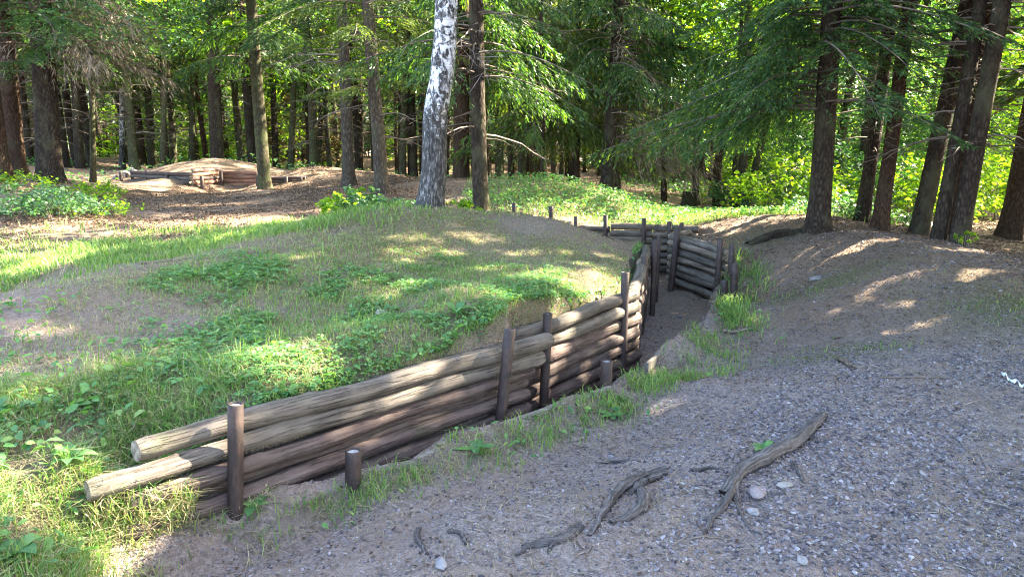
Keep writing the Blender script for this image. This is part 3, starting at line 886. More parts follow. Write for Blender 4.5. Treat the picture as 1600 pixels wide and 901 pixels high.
def d_gr(x, y):
    lt = left_of_trench(x, y)
    a = .36 + .64 * np.clip(blob(x, y, _GR) * 1.3, 0, 1)
    return np.where(lt, .012, a) * sstep(.2, .6, nz(x, y, 1.3, 118) + .1)
x, y, z = scatter(rs, -2.5, 4.6, 2.1, 8, 120000, d_gr)
gz = np.clip(blob(x, y, _GR) * 1.2, 0, 1)
mbp.add(*pebbles(rs, x, y, z, (.004 + .006 * rs.rand(len(x)) ** 2) * (1 + .3 * gz) + .006 * gz * rs.rand(len(x)) ** 6), 0, False)
x, y, z = scatter(rs, -1, 7, 7, 13, 16000, lambda x, y: np.where(left_of_trench(x, y), .03, .6))
mbp.add(*pebbles(rs, x, y, z, .007 + .012 * rs.rand(len(x)) ** 3), 0, False)
tag(mbp.build('gravel', m_grav), 'loose blue grey slate gravel on the path', 'gravel', kind='stuff')
# ------------------------------------------------------------------ trees
def barkmat(name, stops, sc=1.0, lichen=None, strength=.8):
    m, nt, b = newmat(name)
    v = coords(nt, (9 * sc, 9 * sc, 3.2 * sc), rand=True)
    vo = nd(nt, 'TexVoronoi', Scale=4.0); nt.links.new(noise(nt, v, 1.4, 3, .6, 'Color'), vo.inputs['Vector'])
    vv = nd(nt, 'TexVoronoi', Scale=2.6, feature='DISTANCE_TO_EDGE'); nt.links.new(v, vv.inputs['Vector'])
    n = noise(nt, v, 3, 6, .7)
    f = math_(nt, 'ADD', math_(nt, 'MULTIPLY', n, .75), math_(nt, 'MULTIPLY', vv.outputs['Distance'], .7))
    c = ramp(nt, f, stops)
    if lichen:
        big = noise(nt, coords(nt, (1, 1, .6), rand=True), 3.0, 5, .65)
        c = mix(nt, ramp(nt, big, [(.48, (0,) * 3), (.66, (.75,) * 3)]), c, lichen)
    nt.links.new(c, b.inputs['Base Color'])
    b.inputs['Roughness'].default_value = .95; b.inputs['Specular IOR Level'].default_value = .1
    bump(nt, b, f, strength, .03)
    return m
BR = [(.25, (0.0122, 0.0088, 0.0068)), (.5, (0.0340, 0.0252, 0.0190)), (.75, (0.0748, 0.0578, 0.0449))]
m_bark = barkmat('spruce_bark', BR, 1.0, (.07, .068, .04))
m_bark_red = barkmat('reddish_bark', [(.25, (0.0150, 0.0088, 0.0061)), (.5, (0.0476, 0.0286, 0.0190)), (.75, (0.1020, 0.0646, 0.0442))], 1.0, (0.0612, 0.0476, 0.0306))
m_bark_green = barkmat('mossy_bark', [(.25, (0.0190, 0.0170, 0.0102)), (.5, (0.0578, 0.0510, 0.0306)), (.75, (0.1088, 0.0986, 0.0646))], .8, (0.0680, 0.0884, 0.0340), .5)
m_bark_pale = barkmat('grey_bark', [(.25, (0.0204, 0.0163, 0.0129)), (.5, (0.0612, 0.0490, 0.0388)), (.75, (0.1224, 0.1020, 0.0816))], .8, (0.0612, 0.0612, 0.0374), .5)

m_birch, nt, b = newmat('birch_bark')
v = coords(nt, (1, 1, 1))
sx = nd(nt, 'SeparateXYZ'); nt.links.new(v, sx.inputs[0])
v1 = coords(nt, (7, 7, 5)); v2 = coords(nt, (5, 5, 38)); v3 = coords(nt, (16, 16, 5))
white = ramp(nt, noise(nt, v2, 1.2, 5, .65), [(.3, (.36, .36, .37)), (.5, (.62, .62, .64)), (.7, (.80, .80, .82))])
fis = noise(nt, v1, 1.7, 7, .72, dist=1.0)
zf = nd(nt, 'MapRange'); zf.inputs[1].default_value = .25; zf.inputs[2].default_value = 1.5; zf.inputs[3].default_value = .22; zf.inputs[4].default_value = -.02
nt.links.new(sx.outputs[2], zf.inputs[0])
fm = math_(nt, 'ADD', fis, zf.outputs[0])
dk = ramp(nt, fm, [(.46, (0,) * 3), (.52, (1,) * 3)])
dark = ramp(nt, noise(nt, v3, 2.2, 6, .7), [(.35, (.012, .011, .010)), (.52, (.06, .055, .052)), (.68, (.26, .25, .24))])
nt.links.new(mix(nt, dk, white, dark), b.inputs['Base Color'])
b.inputs['Roughness'].default_value = .7
bump(nt, b, math_(nt, 'SUBTRACT', noise(nt, v3, 2.2, 6, .7), math_(nt, 'MULTIPLY', dk, .6)), .9, .03)

m_twig, nt, b = newmat('dead_twigs')
g = nd(nt, 'NewGeometry')
nt.links.new(ramp(nt, g.outputs['Random Per Island'], [(0, (.055, .042, .034)), (.6, (.14, .11, .09)), (1, (.25, .21, .17))]), b.inputs['Base Color'])
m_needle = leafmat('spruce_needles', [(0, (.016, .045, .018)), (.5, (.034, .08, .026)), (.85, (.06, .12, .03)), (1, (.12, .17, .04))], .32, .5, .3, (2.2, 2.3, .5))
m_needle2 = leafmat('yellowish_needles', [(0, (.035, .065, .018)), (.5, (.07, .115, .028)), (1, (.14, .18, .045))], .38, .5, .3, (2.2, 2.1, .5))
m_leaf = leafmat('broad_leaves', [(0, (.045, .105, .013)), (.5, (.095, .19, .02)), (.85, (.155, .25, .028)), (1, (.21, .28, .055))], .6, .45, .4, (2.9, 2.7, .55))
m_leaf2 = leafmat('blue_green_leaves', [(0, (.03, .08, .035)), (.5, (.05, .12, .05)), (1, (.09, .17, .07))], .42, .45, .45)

m_deadtwig = leafmat('dry_spruce_twigs', [(0, (.07, .055, .04)), (.5, (.17, .135, .10)), (1, (.29, .24, .18))], .15, .8, .1, (1.2, 1.1, .9))
m_twigleaf = leafmat('brown_brush', [(0, (.06, .05, .025)), (.6, (.13, .10, .05)), (1, (.2, .17, .08))], .3, .8, .1, (1.3, 1.2, .7))

def unit(a): return a / (np.linalg.norm(a, axis=-1, keepdims=True) + 1e-9)

def strips(rs, p, d, L, w):
    """narrow needle sprays: diamonds starting at p along d"""
    d = unit(d); s = unit(np.cross(d, unit(rs.randn(len(p), 3) + np.array([0, 0, 1.2]))))
    L = L[:, None]; w = w[:, None]
    return np.stack([p, p + d * L * .45 + s * w * .5, p + d * L, p + d * L * .45 - s * w * .5], 1)

def trunk_mb(r0, h, seed, segs=16, flare=.55, n=40, wob=.02, lean=(0, 0), bend=None, depth=.25):
    rs = R0(seed)
    z = np.concatenate([[-depth], np.linspace(0, 1, n) ** 1.8 * h])
    rad = r0 * np.clip(1 - np.clip(z, 0, h) / (h * 1.06), .03, 1) ** .85
    ph = rs.rand(6) * 6.28
    x = lean[0] * z + wob * np.sin(z * .7 + ph[0]); y = lean[1] * z + wob * np.sin(z * .55 + ph[1])
    if bend is not None: x = x + np.interp(z, *bend)
    lob = rs.randint(4, 7)
    def rf(t, th):
        zz = z[:, None]
        fl = flare * np.exp(-np.clip(zz, -.3, 99) / .22) * (.65 + .5 * np.cos(lob * th + ph[2]) * (.6 + .4 * np.sin(th * 2 + ph[3])))
        sh = np.broadcast_to(zz, (len(z), segs)); tt = np.broadcast_to(th, sh.shape)
        return 1 + fl + .05 * np.sin(3 * th + ph[4] + zz * .4) + .05 * (fbm(tt * 2.2 + 9, sh * 5, seed, 3) - .5) * 2
    mb = MB()
    tube(mb, np.stack([x, y, z], 1), rad, segs, 0, False, None, rf)
    return mb, (lambda q: np.stack([np.interp(q, z, x), np.interp(q, z, y), q], -1)), (lambda q: np.interp(q, z, rad))

def dead_twigs(mb, rs, cen, rr, z0, z1, n, L, mat=1):
    """bare lower branches: thin, kinked, drooping"""
    for i in range(n):
        z = rs.uniform(z0, z1); az = rs.rand() * 6.283; l = L * (.25 + rs.rand())
        c = cen(np.array([z]))[0]; d = np.array([math.cos(az), math.sin(az), 0])
        t = np.linspace(0, 1, 6)
        P = c + d * (rr(z) * .7 + t * l)[:, None] + np.array([0, 0, 1.]) * ((.25 * rs.rand() - .05) * t * l - .28 * l * t * t)[:, None] + rs.randn(6, 3) * .02 * l * t[:, None]
        tube(mb, P, np.linspace(.013, .003, 6) * (.6 + .5 * l), 4, mat, False)
        k = int(3 + 7 * l)
        if k:
            s = rs.uniform(.25, 1, k)
            b0 = np.stack([np.interp(s, t, P[:, j]) for j in range(3)], 1)
            dd = d * .7 + np.cross(d, [0, 0, 1]) * rs.choice([-1, 1], k)[:, None] * .8 + np.array([0, 0, -.35])
            mb.quads(strips(rs, b0, dd + rs.randn(k, 3) * .25, l * (.12 + .28 * rs.rand(k)), np.full(k, .010)), mat)

def spruce_crown(rs, cen, rr, z0, z1, Lmax, nb, strip=(.12, .024), step=.05, low=.6, az0=None, azs=9, droop=.5, curtain=.3, top=None):
    """boughs with drooping side twigs, each twig feathered with needle sprays"""
    Q, W = [], MB()
    for i in range(nb):
        f = (i + rs.rand()) / nb
        z = z0 + (z1 - z0) * f
        L = Lmax * (1 - f) ** .75 * (.65 + .55 * rs.rand()) * min(1, low + f * 4) + .15
        az = rs.rand() * 6.283 if az0 is None else az0 + rs.randn() * azs
        d = np.array([math.cos(az), math.sin(az), 0]); sd = np.array([-d[1], d[0], 0])
        c = cen(np.array([z]))[0]
        t = np.linspace(0, 1, 9)
        ds = droop * (.7 + .6 * rs.rand())
        P = c + d * (rr(z) * .6 + t * L)[:, None] + np.array([0, 0, 1.]) * (L * (.12 * t - ds * t ** 2 + .22 * ds * t ** 4))[:, None] + sd * (L * .06 * np.sin(t * 3 + az))[:, None]
        tube(W, P, np.linspace(.006 + .006 * L, .002, 9), 4, 0, False)
        m = max(4, int(L / step))
        s = .12 + .88 * rs.rand(m) ** .85
        b0 = np.stack([np.interp(s, t, P[:, j]) for j in range(3)], 1)
        side = rs.choice([-1, 1], m)
        td = unit(d * (.55 + .3 * rs.rand(m))[:, None] + sd * (side * (.55 + .35 * rs.rand(m)))[:, None] + np.array([0, 0, -1.]) * (curtain * (.3 + 1.2 * rs.rand(m)))[:, None])
        tl = (.10 + .26 * L * (1 - s) ** .8 * (.4 + .8 * rs.rand(m))).clip(.08, 1.0)
        k = np.maximum(2, (tl / (strip[0] * .27)).astype(int))
        idx = np.repeat(np.arange(m), k)
        q = rs.rand(len(idx))
        e = q * tl[idx]
        pp = b0[idx] + td[idx] * e[:, None] + np.array([0, 0, -1.]) * (curtain * 1.2 * e * q)[:, None]
        dd = td[idx] + sd * (rs.randn(len(idx)) * .55)[:, None] + d * .25 + np.array([0, 0, -1.]) * (curtain * q * 1.2 + .1)[:, None] + rs.randn(len(idx), 3) * .18
        Q.append(strips(rs, pp, dd, strip[0] * (.6 + .8 * rs.rand(len(idx))), strip[1] * (.6 + .8 * rs.rand(len(idx)))))
    return np.concatenate(Q), W

def broad_crown(rs, z0, z1, R_, nclump, per, size, cx=0, cy=0, flat=.32, shell=.35, cen=None):
    """layered sprays of leaves on limbs spreading from the trunk"""
    W = MB(); C = []
    for i in range(nclump):
        f = rs.rand() ** .9
        z = z0 + (z1 - z0) * f
        prof = R_ * (.45 + .55 * math.sin(PI * min(1, f * .8 + .18)))
        r = prof * (shell + (1 - shell) * rs.rand() ** .5); az = rs.rand() * 6.283
        p = np.array([cx + r * math.cos(az), cy + r * math.sin(az), z])
        C.append(p)
        if i % 7 == 0:
            b = np.array([0, 0, max(.4, z - r * .7)]) if cen is None else cen(np.array([max(.4, z - r * .7)]))[0]
            tube(W, smooth_path([b, b * .5 + p * .5 + np.array([0, 0, .18 * r]), p], 6), np.linspace(.008 + .006 * r, .003, 6), 5, 0, False)
    C = np.array(C)
    n = nclump * per
    idx = np.repeat(np.arange(nclump), per)
    cr = (.35 + .55 * rs.rand(nclump))[idx] * R_ * .36
    a = rs.rand(n) * 6.283; rad = np.sqrt(rs.rand(n)) * cr
    tilt = rs.randn(nclump, 2)[idx] * .3
    ox, oy = np.cos(a) * rad, np.sin(a) * rad
    P = C[idx] + np.stack([ox, oy, ox * tilt[:, 0] + oy * tilt[:, 1] + rs.randn(n) * cr * flat * .5 - .35 * rad ** 2 / (cr + 1e-6)], 1)
    return leaves(rs, P, size, .5, .68, 4), W

# gaps cut into the crowns so the sun reaches these spots of ground
_SPOTS = [(400,565,.36,.30),(455,575,.24,.18),(660,383,.5,.42),(735,364,.5,.16),(620,405,.3,.2),(800,395,.3,.15),(780,425,.3,.15),(705,400,.2,.15),(870,440,.5,.26),(835,425,.3,.2),(925,432,.35,.25),(960,450,.2,.3),
          (460,405,.3,.14),(770,462,.25,.14),(550,440,.25,.14),(700,455,.2,.1),(110,590,.22,.14),(20,640,.14,.1),(30,790,.3,.2),(110,800,.2,.16),(60,840,.28,.12),(170,850,.1,.08),
          (330,835,.12,.06),(300,840,.10,.05),(1065,630,.16,.10),(1210,420,.40,.10),(1260,400,.42,.10),(1170,428,.3,.1),(1430,508,.36,.11),(1260,412,.9,.22),(1310,395,.5,.12),(1430,470,.35,.08),(1260,455,.35,.09),(1350,468,.3,.08),(1540,430,.4,.15),(1190,498,.2,.1),(1020,345,.5,.4),(930,300,1.0,.5),(860,292,1.2,.4),(1400,602,.16,.08),(1400,435,.34,.1),(1480,385,.6,.3),
          (1350,380,.6,.12),(1170,468,.25,.12),(900,612,.12,.1),(930,420,.35,.2),(890,400,.35,.12),(960,405,.3,.12),(60,420,.5,.4),(20,400,.8,.5),(250,352,.7,.25),(400,340,.8,.25),(150,345,.5,.2),(480,330,.6,.2),
          (330,320,.9,.25),(1170,345,.6,.25),(1230,338,.5,.25),(1120,352,.4,.2),(50,520,.2,.09),(1010,590,.14,.14),(1100,470,.2,.4),(1150,480,.25,.3),(1130,420,.2,.4),
          (620,450,.14,.1),(880,560,.10,.08),(1260,660,.16,.05),(1130,760,.12,.05),(590,470,.15,.1),(1330,360,.5,.3),(1040,345,.5,.4),(1150,330,1.0,.6)]
_SP = np.array([(*hit(u, v)[:2], a * .92, c * .95) for u, v, a, c in _SPOTS])
# sun flecks on the wall timbers: world points
_WS = [(onA(.30, -.09), .05), (onA(.12, .16), .10), (onA(.62, .04), .09), (onA(.66, -.02), .06), (onA(.38, .04), .06), (onA(.47, .15), .05), (onB(.55, .0), .06), (onB(.75, -.2), .07), (onB(.8, .14), .05), (onB(.45, -.3), .08), (onB(.3, .26), .05), (onA(.2, -.14), .05)]
def uncovered(c):
    """True for points of foliage that would shade one of the spots"""
    c = c[:, :3]
    out = np.zeros(len(c), bool)
    t = (c[:, 2] - .3) / SUN[2]
    l = c - SUN[None] * t[:, None]
    inb = (l[:, 0] > -9) & (l[:, 0] < 9) & (l[:, 1] > 1) & (l[:, 1] < 19)
    if not inb.any(): return out
    q = l[inb]
    zg = H(q[:, 0], q[:, 1], False)
    t2 = (c[inb][:, 2] - zg) / SUN[2]
    q = c[inb] - SUN[None] * t2[:, None]
    nse = (fbm(q[:, 0] * 7, q[:, 1] * 7, 77, 3) - .5) * 1.6
    h = np.zeros(len(q), bool)
    for x, y, a, b_ in _SP:
        h |= ((q[:, 0] - x) / a) ** 2 + ((q[:, 1] - y) / b_) ** 2 < 1 + nse
    for p, r in _WS:
        k = (c[inb] - p) @ SUN
        dd = c[inb] - p - k[:, None] * SUN[None]
        h |= (dd ** 2).sum(1) < r * r * (1 + nse)
    out[np.where(inb)[0][h]] = True
    return out

def cull(q, org):
    org = np.asarray(org)[None]
    h = uncovered(q.mean(1) + org)
    if np.linalg.norm(q[0, 2] - q[0, 0]) > .05:
        h |= uncovered(q[:, 0] + org) | uncovered(q[:, 2] + org)
    return q[~h]

TREE_LOG = []
def tree(name, u, Y, px, u0, hgt, label, cat='tree', bark=None, group=None, crown=None, seed=1, twigs=None, flare=.5, bend=None, needles=None, base=None, broad=None, dead=None):
    """u, Y: where the foot stands; px: apparent width; u0: pixel column where the trunk leaves the picture"""
    d = ray(u, 300); x = d[0] / d[1] * Y
    if base is not None: x, Y = base
    z = Hs(x, Y)
    dep = np.array([x, Y, z + 1]) - EYE
    r = px * (dep @ FW) / F / 2
    lean = (0, 0)
    if u0 is not None:
        p1 = at(u0, 0, Y); lean = ((p1[0] - x) / (p1[2] - z), 0)
    o = thing(name, (x, Y, z), label, cat, group)
    rs = R0(seed)
    mb, cen, rr = trunk_mb(r, hgt, seed, 20 if px > 25 else 14, flare, 60 if px > 25 else 36, .02, lean, bend)
    if twigs: dead_twigs(mb, rs, cen, rr, *twigs)
    mb.build('trunk', [bark or m_bark, m_twig], o)
    for c in (crown or []):
        q, W = spruce_crown(rs, cen, rr, **c)
        q = cull(q, (x, Y, z))
        W.quads(q, 1)
        W.build('crown', [m_twig, needles or m_needle], o)
    for c in (dead or []):
        q, W = spruce_crown(rs, cen, rr, **c)
        W.quads(cull(q, (x, Y, z)), 1)
        W.build('dead_branches', [m_twig, m_deadtwig], o)
    for c in (broad or []):
        q, W = broad_crown(rs, cen=cen, **c)
        q = cull(q, (x, Y, z))
        W.quads(q, 1)
        W.build('crown', [m_twig, needles or m_leaf], o)
    TREE_LOG.append((name, u, Y, [round(c) for c in proj((x, Y, z))]))
    return o

def cr(z0, z1, L, nb, fine=True, **k):
    d = dict(z0=z0, z1=z1, Lmax=L, nb=nb, strip=(.085, .019) if fine else (.28, .085), step=.032 if fine else .11)
    d.update(k); return d

# --- the birch
tree('birch_tree', 673, 9.75, 40, 698, 15, 'stout leaning birch with white bark standing on the grassy mound', 'birch', m_birch, seed=3, flare=.38,
     bend=([0, .5, 1.2, 1.7, 2.2, 2.8, 15], [0, .02, -.02, .03, .035, 0, 0]),
     broad=[dict(z0=6, z1=15, R_=3.2, nclump=60, per=60, size=.11)], needles=m_leaf)
# --- dark spruces on and behind the path mound
tree('spruce_tree', 1279, 11.1, 33, 1303, 19, 'thick straight spruce rooted on the crest of the bare path mound, boughs hanging low', 'spruce', seed=5, flare=.6, twigs=(1.6, 3.4, 26, 1.0),
     crown=[cr(1.75, 3.9, 2.9, 30, az0=PI * .98, azs=.55, droop=.45, low=1, curtain=.5), cr(1.9, 4.4, 1.8, 16, az0=-.3, azs=.8, low=1), cr(2.6, 5, 2.6, 24, low=1, az0=-PI / 2, azs=.7), cr(4.2, 18.5, 3.4, 120, False)])
tree('spruce_tree', 1353, 13.2, 21, 1393, 17, 'slim dark spruce behind the crest, just beyond the thick mound spruce', 'spruce', m_bark, seed=6, twigs=(1.2, 4, 24, .9),
     crown=[cr(3.0, 5, 2.2, 24, low=1), cr(5, 16.5, 2.6, 60, False)])
tree('spruce_tree', 1378, 11.6, 23, 1421, 17, 'slim spruce with a warm reddish sunlit foot on the mound crest', 'spruce', m_bark_red, seed=7, twigs=(1.4, 4, 20, .8),
     crown=[cr(3.0, 5, 2.0, 22, low=1, az0=PI, azs=1), cr(5, 16.5, 2.6, 60, False)])
tree('spruce_tree', 1443, 11.9, 27, 1512, 20, 'first of the leaning thick spruces past the crest, foot in moss', 'spruce', seed=8, flare=.22, twigs=(1.3, 4, 26, 1.3), crown=[cr(3.9, 6, 2.2, 20), cr(5.5, 19, 3.2, 120, False)])
tree('spruce_tree', 1473, 10.6, 22, 1530, 20, 'middle leaning spruce of the close trio past the crest', 'spruce', seed=9, flare=.22, twigs=(1.5, 4, 24, 1.2), crown=[cr(4.2, 19, 3.0, 130, False)])
tree('spruce_tree', 1508, 10.4, 28, 1566, 20, 'last thick spruce of the leaning trio, small sapling at its foot', 'spruce', seed=10, flare=.22, twigs=(1.2, 4, 26, 1.2), crown=[cr(4.2, 19, 3.2, 130, False)])
tree('spruce_tree', 1497, 12.6, 20, 1549, 18, 'orange brown spruce half hidden behind the leaning trio', 'spruce', m_bark_red, seed=11, twigs=(1.5, 5, 16, .9), crown=[cr(5, 17, 2.6, 60, False)])
tree('spruce_tree', 1578, 14.0, 23, 1640, 18, 'slim brown spruce with its twin at the far end of the flat ground', 'spruce', m_bark_red, seed=12, twigs=(1.2, 5, 20, 1.0), crown=[cr(5, 17, 2.6, 60, False)])
tree('spruce_tree', 1594, 13.2, 24, 1665, 18, 'twin spruce at the picture edge beside a slim brown one', 'spruce', m_bark_red, seed=13, twigs=(1.2, 5, 20, 1.0), crown=[cr(5, 17, 2.6, 60, False)])
tree('spruce_tree', 1345, 19.5, 15, 1372, 21, 'tall spruce added farther behind the thick mound spruce to shade the weedy mound', 'spruce', seed=28, twigs=(2, 7, 20, 1), crown=[cr(6.5, 20, 3.4, 130, False)])  # added to cast shade on the weedy green mound
# --- middle
tree('spruce_tree', 752, 12.1, 25, 745, 19, 'straight dark spruce close behind the white birch', 'spruce', seed=14, flare=.3, twigs=(1.2, 4, 22, 1.3), crown=[cr(2.3, 5, 2.1, 34, low=.8, curtain=.6), cr(5, 18, 3.0, 120, False)])
tree('spruce_tree', 546, 18.5, 19, 533, 20, 'slim spruce with one sunlit side before the second bare mound', 'spruce', m_bark_pale, seed=15, twigs=(1.5, 6, 30, 1.6), crown=[cr(3.8, 7, 2.6, 34, low=1), cr(7, 19, 2.8, 100, False)])
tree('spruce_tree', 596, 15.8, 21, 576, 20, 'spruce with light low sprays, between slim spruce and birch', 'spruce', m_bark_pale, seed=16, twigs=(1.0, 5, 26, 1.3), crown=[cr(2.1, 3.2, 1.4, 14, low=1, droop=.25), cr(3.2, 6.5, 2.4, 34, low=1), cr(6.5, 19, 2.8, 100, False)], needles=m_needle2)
tree('spruce_tree', 720, 21, 26, 724, 21, 'broad shaded spruce trunk partly hidden behind the birch', 'spruce', m_bark_red, seed=17, twigs=(2, 7, 26, 1.6), crown=[cr(4, 8, 2.8, 36, low=1, strip=(.16, .035)), cr(8, 20, 3.2, 120, False)])
tree('spruce_tree', 948, 19.5, 21, 966, 21, 'spruce with a split pale foot behind the weedy mound', 'spruce', seed=18, twigs=(1.5, 7, 40, 2.0), dead=[cr(1.2, 6.5, 2.6, 46, low=1, strip=(.22, .016), step=.06, curtain=1.0, az0=0, azs=.9)], crown=[cr(3.2, 8, 3.0, 46, low=1, strip=(.15, .034), curtain=.7), cr(8, 20, 3.2, 120, False)])
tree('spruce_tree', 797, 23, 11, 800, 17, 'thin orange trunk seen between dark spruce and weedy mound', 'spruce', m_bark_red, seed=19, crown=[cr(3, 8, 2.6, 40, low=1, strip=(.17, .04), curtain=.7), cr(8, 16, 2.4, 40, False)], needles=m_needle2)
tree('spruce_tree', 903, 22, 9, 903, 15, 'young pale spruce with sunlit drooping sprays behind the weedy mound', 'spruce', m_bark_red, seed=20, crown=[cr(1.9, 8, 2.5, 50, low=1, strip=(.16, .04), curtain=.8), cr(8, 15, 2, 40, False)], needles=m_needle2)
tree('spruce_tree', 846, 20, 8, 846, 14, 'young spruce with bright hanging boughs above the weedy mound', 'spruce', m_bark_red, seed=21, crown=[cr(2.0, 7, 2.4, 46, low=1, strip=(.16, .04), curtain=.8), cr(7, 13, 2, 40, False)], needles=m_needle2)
# --- left
tree('spruce_tree', 413, 21.5, 20, 394, 20, 'greenish smooth trunk standing at the corner of the log shelter', 'tree', m_bark_green, seed=22, twigs=(3, 8, 20, 1.5), crown=[cr(3.6, 8, 2.6, 40, low=1, strip=(.16, .035), curtain=.5), cr(8, 19, 3, 100, False)])
tree('spruce_tree', 343, 30, 21, 330, 22, 'thick black barked tree just behind the log shelter mound', 'tree', m_bark, seed=23, flare=.5, twigs=(4, 9, 20, 1.6), broad=[dict(z0=5, z1=16, R_=4.2, nclump=60, per=70, size=.22)], needles=m_leaf)
tree('spruce_tree', 82, 18.6, 36, 62, 22, 'massive spruce with sunlit flaring foot beside the leafy clearing', 'spruce', m_bark, seed=24, flare=.55, twigs=(2.5, 6, 40, 1.6), dead=[cr(3.0, 7, 3.0, 50, low=1, strip=(.22, .016), step=.06, curtain=.9, az0=0, azs=.8)], crown=[cr(2.6, 4, 2.2, 22, low=1, droop=.35), cr(3.6, 8, 3.0, 40, low=1), cr(7, 21, 3.6, 70, False)])
tree('spruce_tree', 30, 19.5, 30, 2, 22, 'broad spruce with mossy roots at the edge of the picture', 'spruce', m_bark_red, seed=25, flare=.7, twigs=(2.5, 6, 30, 1.4), crown=[cr(4.2, 8, 2.6, 34, low=1), cr(7, 21, 3.2, 60, False)])
tree('spruce_tree', 2, 17.8, 28, -28, 22, 'tree cut off by the picture edge with pale swollen root', 'spruce', m_bark_red, seed=26, flare=.8, twigs=(2.5, 6, 20, 1.4), crown=[cr(4.5, 8, 2.6, 24, low=1), cr(7, 21, 3.2, 60, False)])

# --- tall spruces at the path side, added out of view so their crowns shade the path
for i, (x, y, h, L) in enumerate([(8.2,4.6,17,3.0),(11.3,7.6,19,3.4),(9.6,1.6,18,3.2),(14.5,8.2,20,3.6),(12.4,3.6,19,3.4),(7.2,-1.2,17,3.0),(17.5,11.5,21,3.8),(16.5,5.2,21,3.6),(5.6,1.2,15,2.2),(11.2,11.6,20,3.2),(14.5,14.2,21,3.2),(6.9,6.0,13.5,2.1),(9.9,9.3,16,2.6)]):
    o = tree('spruce_tree', 0, 0, 40, None, h, 'tall dense unseen spruce added beside the gravel path to shade it', 'spruce', m_bark, 'unseen spruces added along the path side', base=(x, y), seed=60 + i,
             crown=[cr(3.6, h - .4, L, 210, False, strip=(.30, .10), step=.085, low=1)])
# ------------------------------------------------------------------ the wood behind: copies of a few kinds
def proto_spruce(seed, h, r, z0, L, nb, needles, bark, strip=(.30, .075), twig=30, extra=None):
    rs = R0(seed)
    o = thing('spruce_tree', (0, 0, 0), None, 'spruce')
    mb, cen, rr = trunk_mb(r, h, seed, 10, .35, 22, .05)
    dead_twigs(mb, rs, cen, rr, 1.4, z0 + 3, twig, 1.5)
    mb.build('trunk', [bark, m_twig], o)
    q, W = spruce_crown(rs, cen, rr, z0, h - .3, L, nb, strip, .13, low=.7, curtain=.5)
    W.quads(q, 1); W.build('crown', [m_twig, needles], o)
    return o
def proto_broad(seed, h, r, z0, R_, ncl, per, size, mat, bark=None):
    rs = R0(seed)
    o = thing('broadleaf_tree', (0, 0, 0), None, 'tree')
    mb, cen, rr = trunk_mb(r, h * .8, seed, 10, .35, 20, .10)
    mb.build('trunk', [bark or m_bark_green, m_twig], o)
    q, W = broad_crown(rs, z0, h, R_, ncl, per, size, cen=cen)
    W.quads(q, 1); W.build('crown', [m_twig, mat], o)
    return o
def copy_tree(o):
    c = o.copy(); COL.objects.link(c)
    for ch in o.children:
        d = ch.copy(); COL.objects.link(d); d.parent = c
    return c
used = set()
def plant(o, x, y, s, rz, label, group, sz=None, cat=None):
    c = o if o.name not in used else copy_tree(o)
    used.add(c.name)
    c.location = (x, y, Hs(x, y) - .05); c.scale = (s, s, sz or s); c.rotation_euler = (R1.randn() * .02, R1.randn() * .02, rz)
    tag(c, label, cat, group)
    return c
R1 = R0(101)
SPR = [proto_spruce(201, 18, .17, 3.8, 2.5, 78, m_needle, m_bark, twig=50), proto_spruce(202, 20, .21, 4.6, 2.8, 78, m_needle2, m_bark, twig=45), proto_spruce(203, 16, .13, 3.6, 2.3, 70, m_needle, m_bark_red, twig=70), proto_spruce(204, 19, .18, 5.0, 2.5, 64, m_needle2, m_bark_green, twig=50)]
BRD = [proto_broad(211, 11, .13, .9, 3.4, 110, 60, .15, m_leaf), proto_broad(212, 13, .15, 1.6, 3.9, 120, 60, .16, m_leaf2), proto_broad(213, 9, .09, .5, 2.8, 90, 60, .13, m_leaf, m_bark_pale)]
placed = []
def ok(x, y, d):
    for a, b_ in placed:
        if (a - x) ** 2 + (b_ - y) ** 2 < d * d: return False
    placed.append((x, y)); return True
# the dark stand on the left: slender trunks
n = 0
while n < 190:
    y = 27.5 + 32 * R1.rand() ** 1.2; x = R1.uniform(-.80, .16) * y
    if x > -13 and y < 31: continue
    if not ok(x, y, .95): continue
    plant(SPR[R1.randint(4)], x, y, R1.uniform(.65, 1.1), R1.rand() * 6.28, 'slender spruce among the crowded trunks of the dark distant stand', 'slender spruces of the distant stand')
    n += 1
for x, y, k, s_ in ((-1.0,27.2,0,.9),(1.6,28.6,2,.95),(3.6,27.0,0,.9),(.4,31,3,1.0),(4.2,30.2,1,1.0),(-3.4,31,2,.95),(4.8,23.2,2,.8),(3.3,25,0,.85)):  # spruces added to shade the far shelter and the leafy clearing
    placed.append((x, y))
    plant(SPR[k], x, y, s_, R1.rand() * 6.28, 'dark spruce added behind the birch and the weedy mound for shade', 'dark spruces behind the weedy mound')
# sunlit broadleaf wood beyond the path mound
n = 0
while n < 44:
    y = 20 + 26 * R1.rand(); x = R1.uniform(.24, .95) * y
    if x < 5.2 and y < 24: continue
    if not ok(x, y, 2.2): continue
    plant(BRD[R1.randint(3)], x, y, R1.uniform(.8, 1.15), R1.rand() * 6.28, 'bright green broadleaf tree in the sunlit wood beyond the path mound', 'broadleaf trees of the sunlit wood')
    n += 1
# leafy trees closing the view far behind the stand
n = 0
while n < 84:
    y = 50 + 26 * R1.rand(); x = R1.uniform(-.95, .95) * y
    if not ok(x, y, 2.6): continue
    plant(BRD[R1.randint(3)], x, y, R1.uniform(1.1, 1.7), R1.rand() * 6.28, 'leafy tree at the very back of the wood, seen between nearer trunks', 'leafy trees closing the wood')
    n += 1

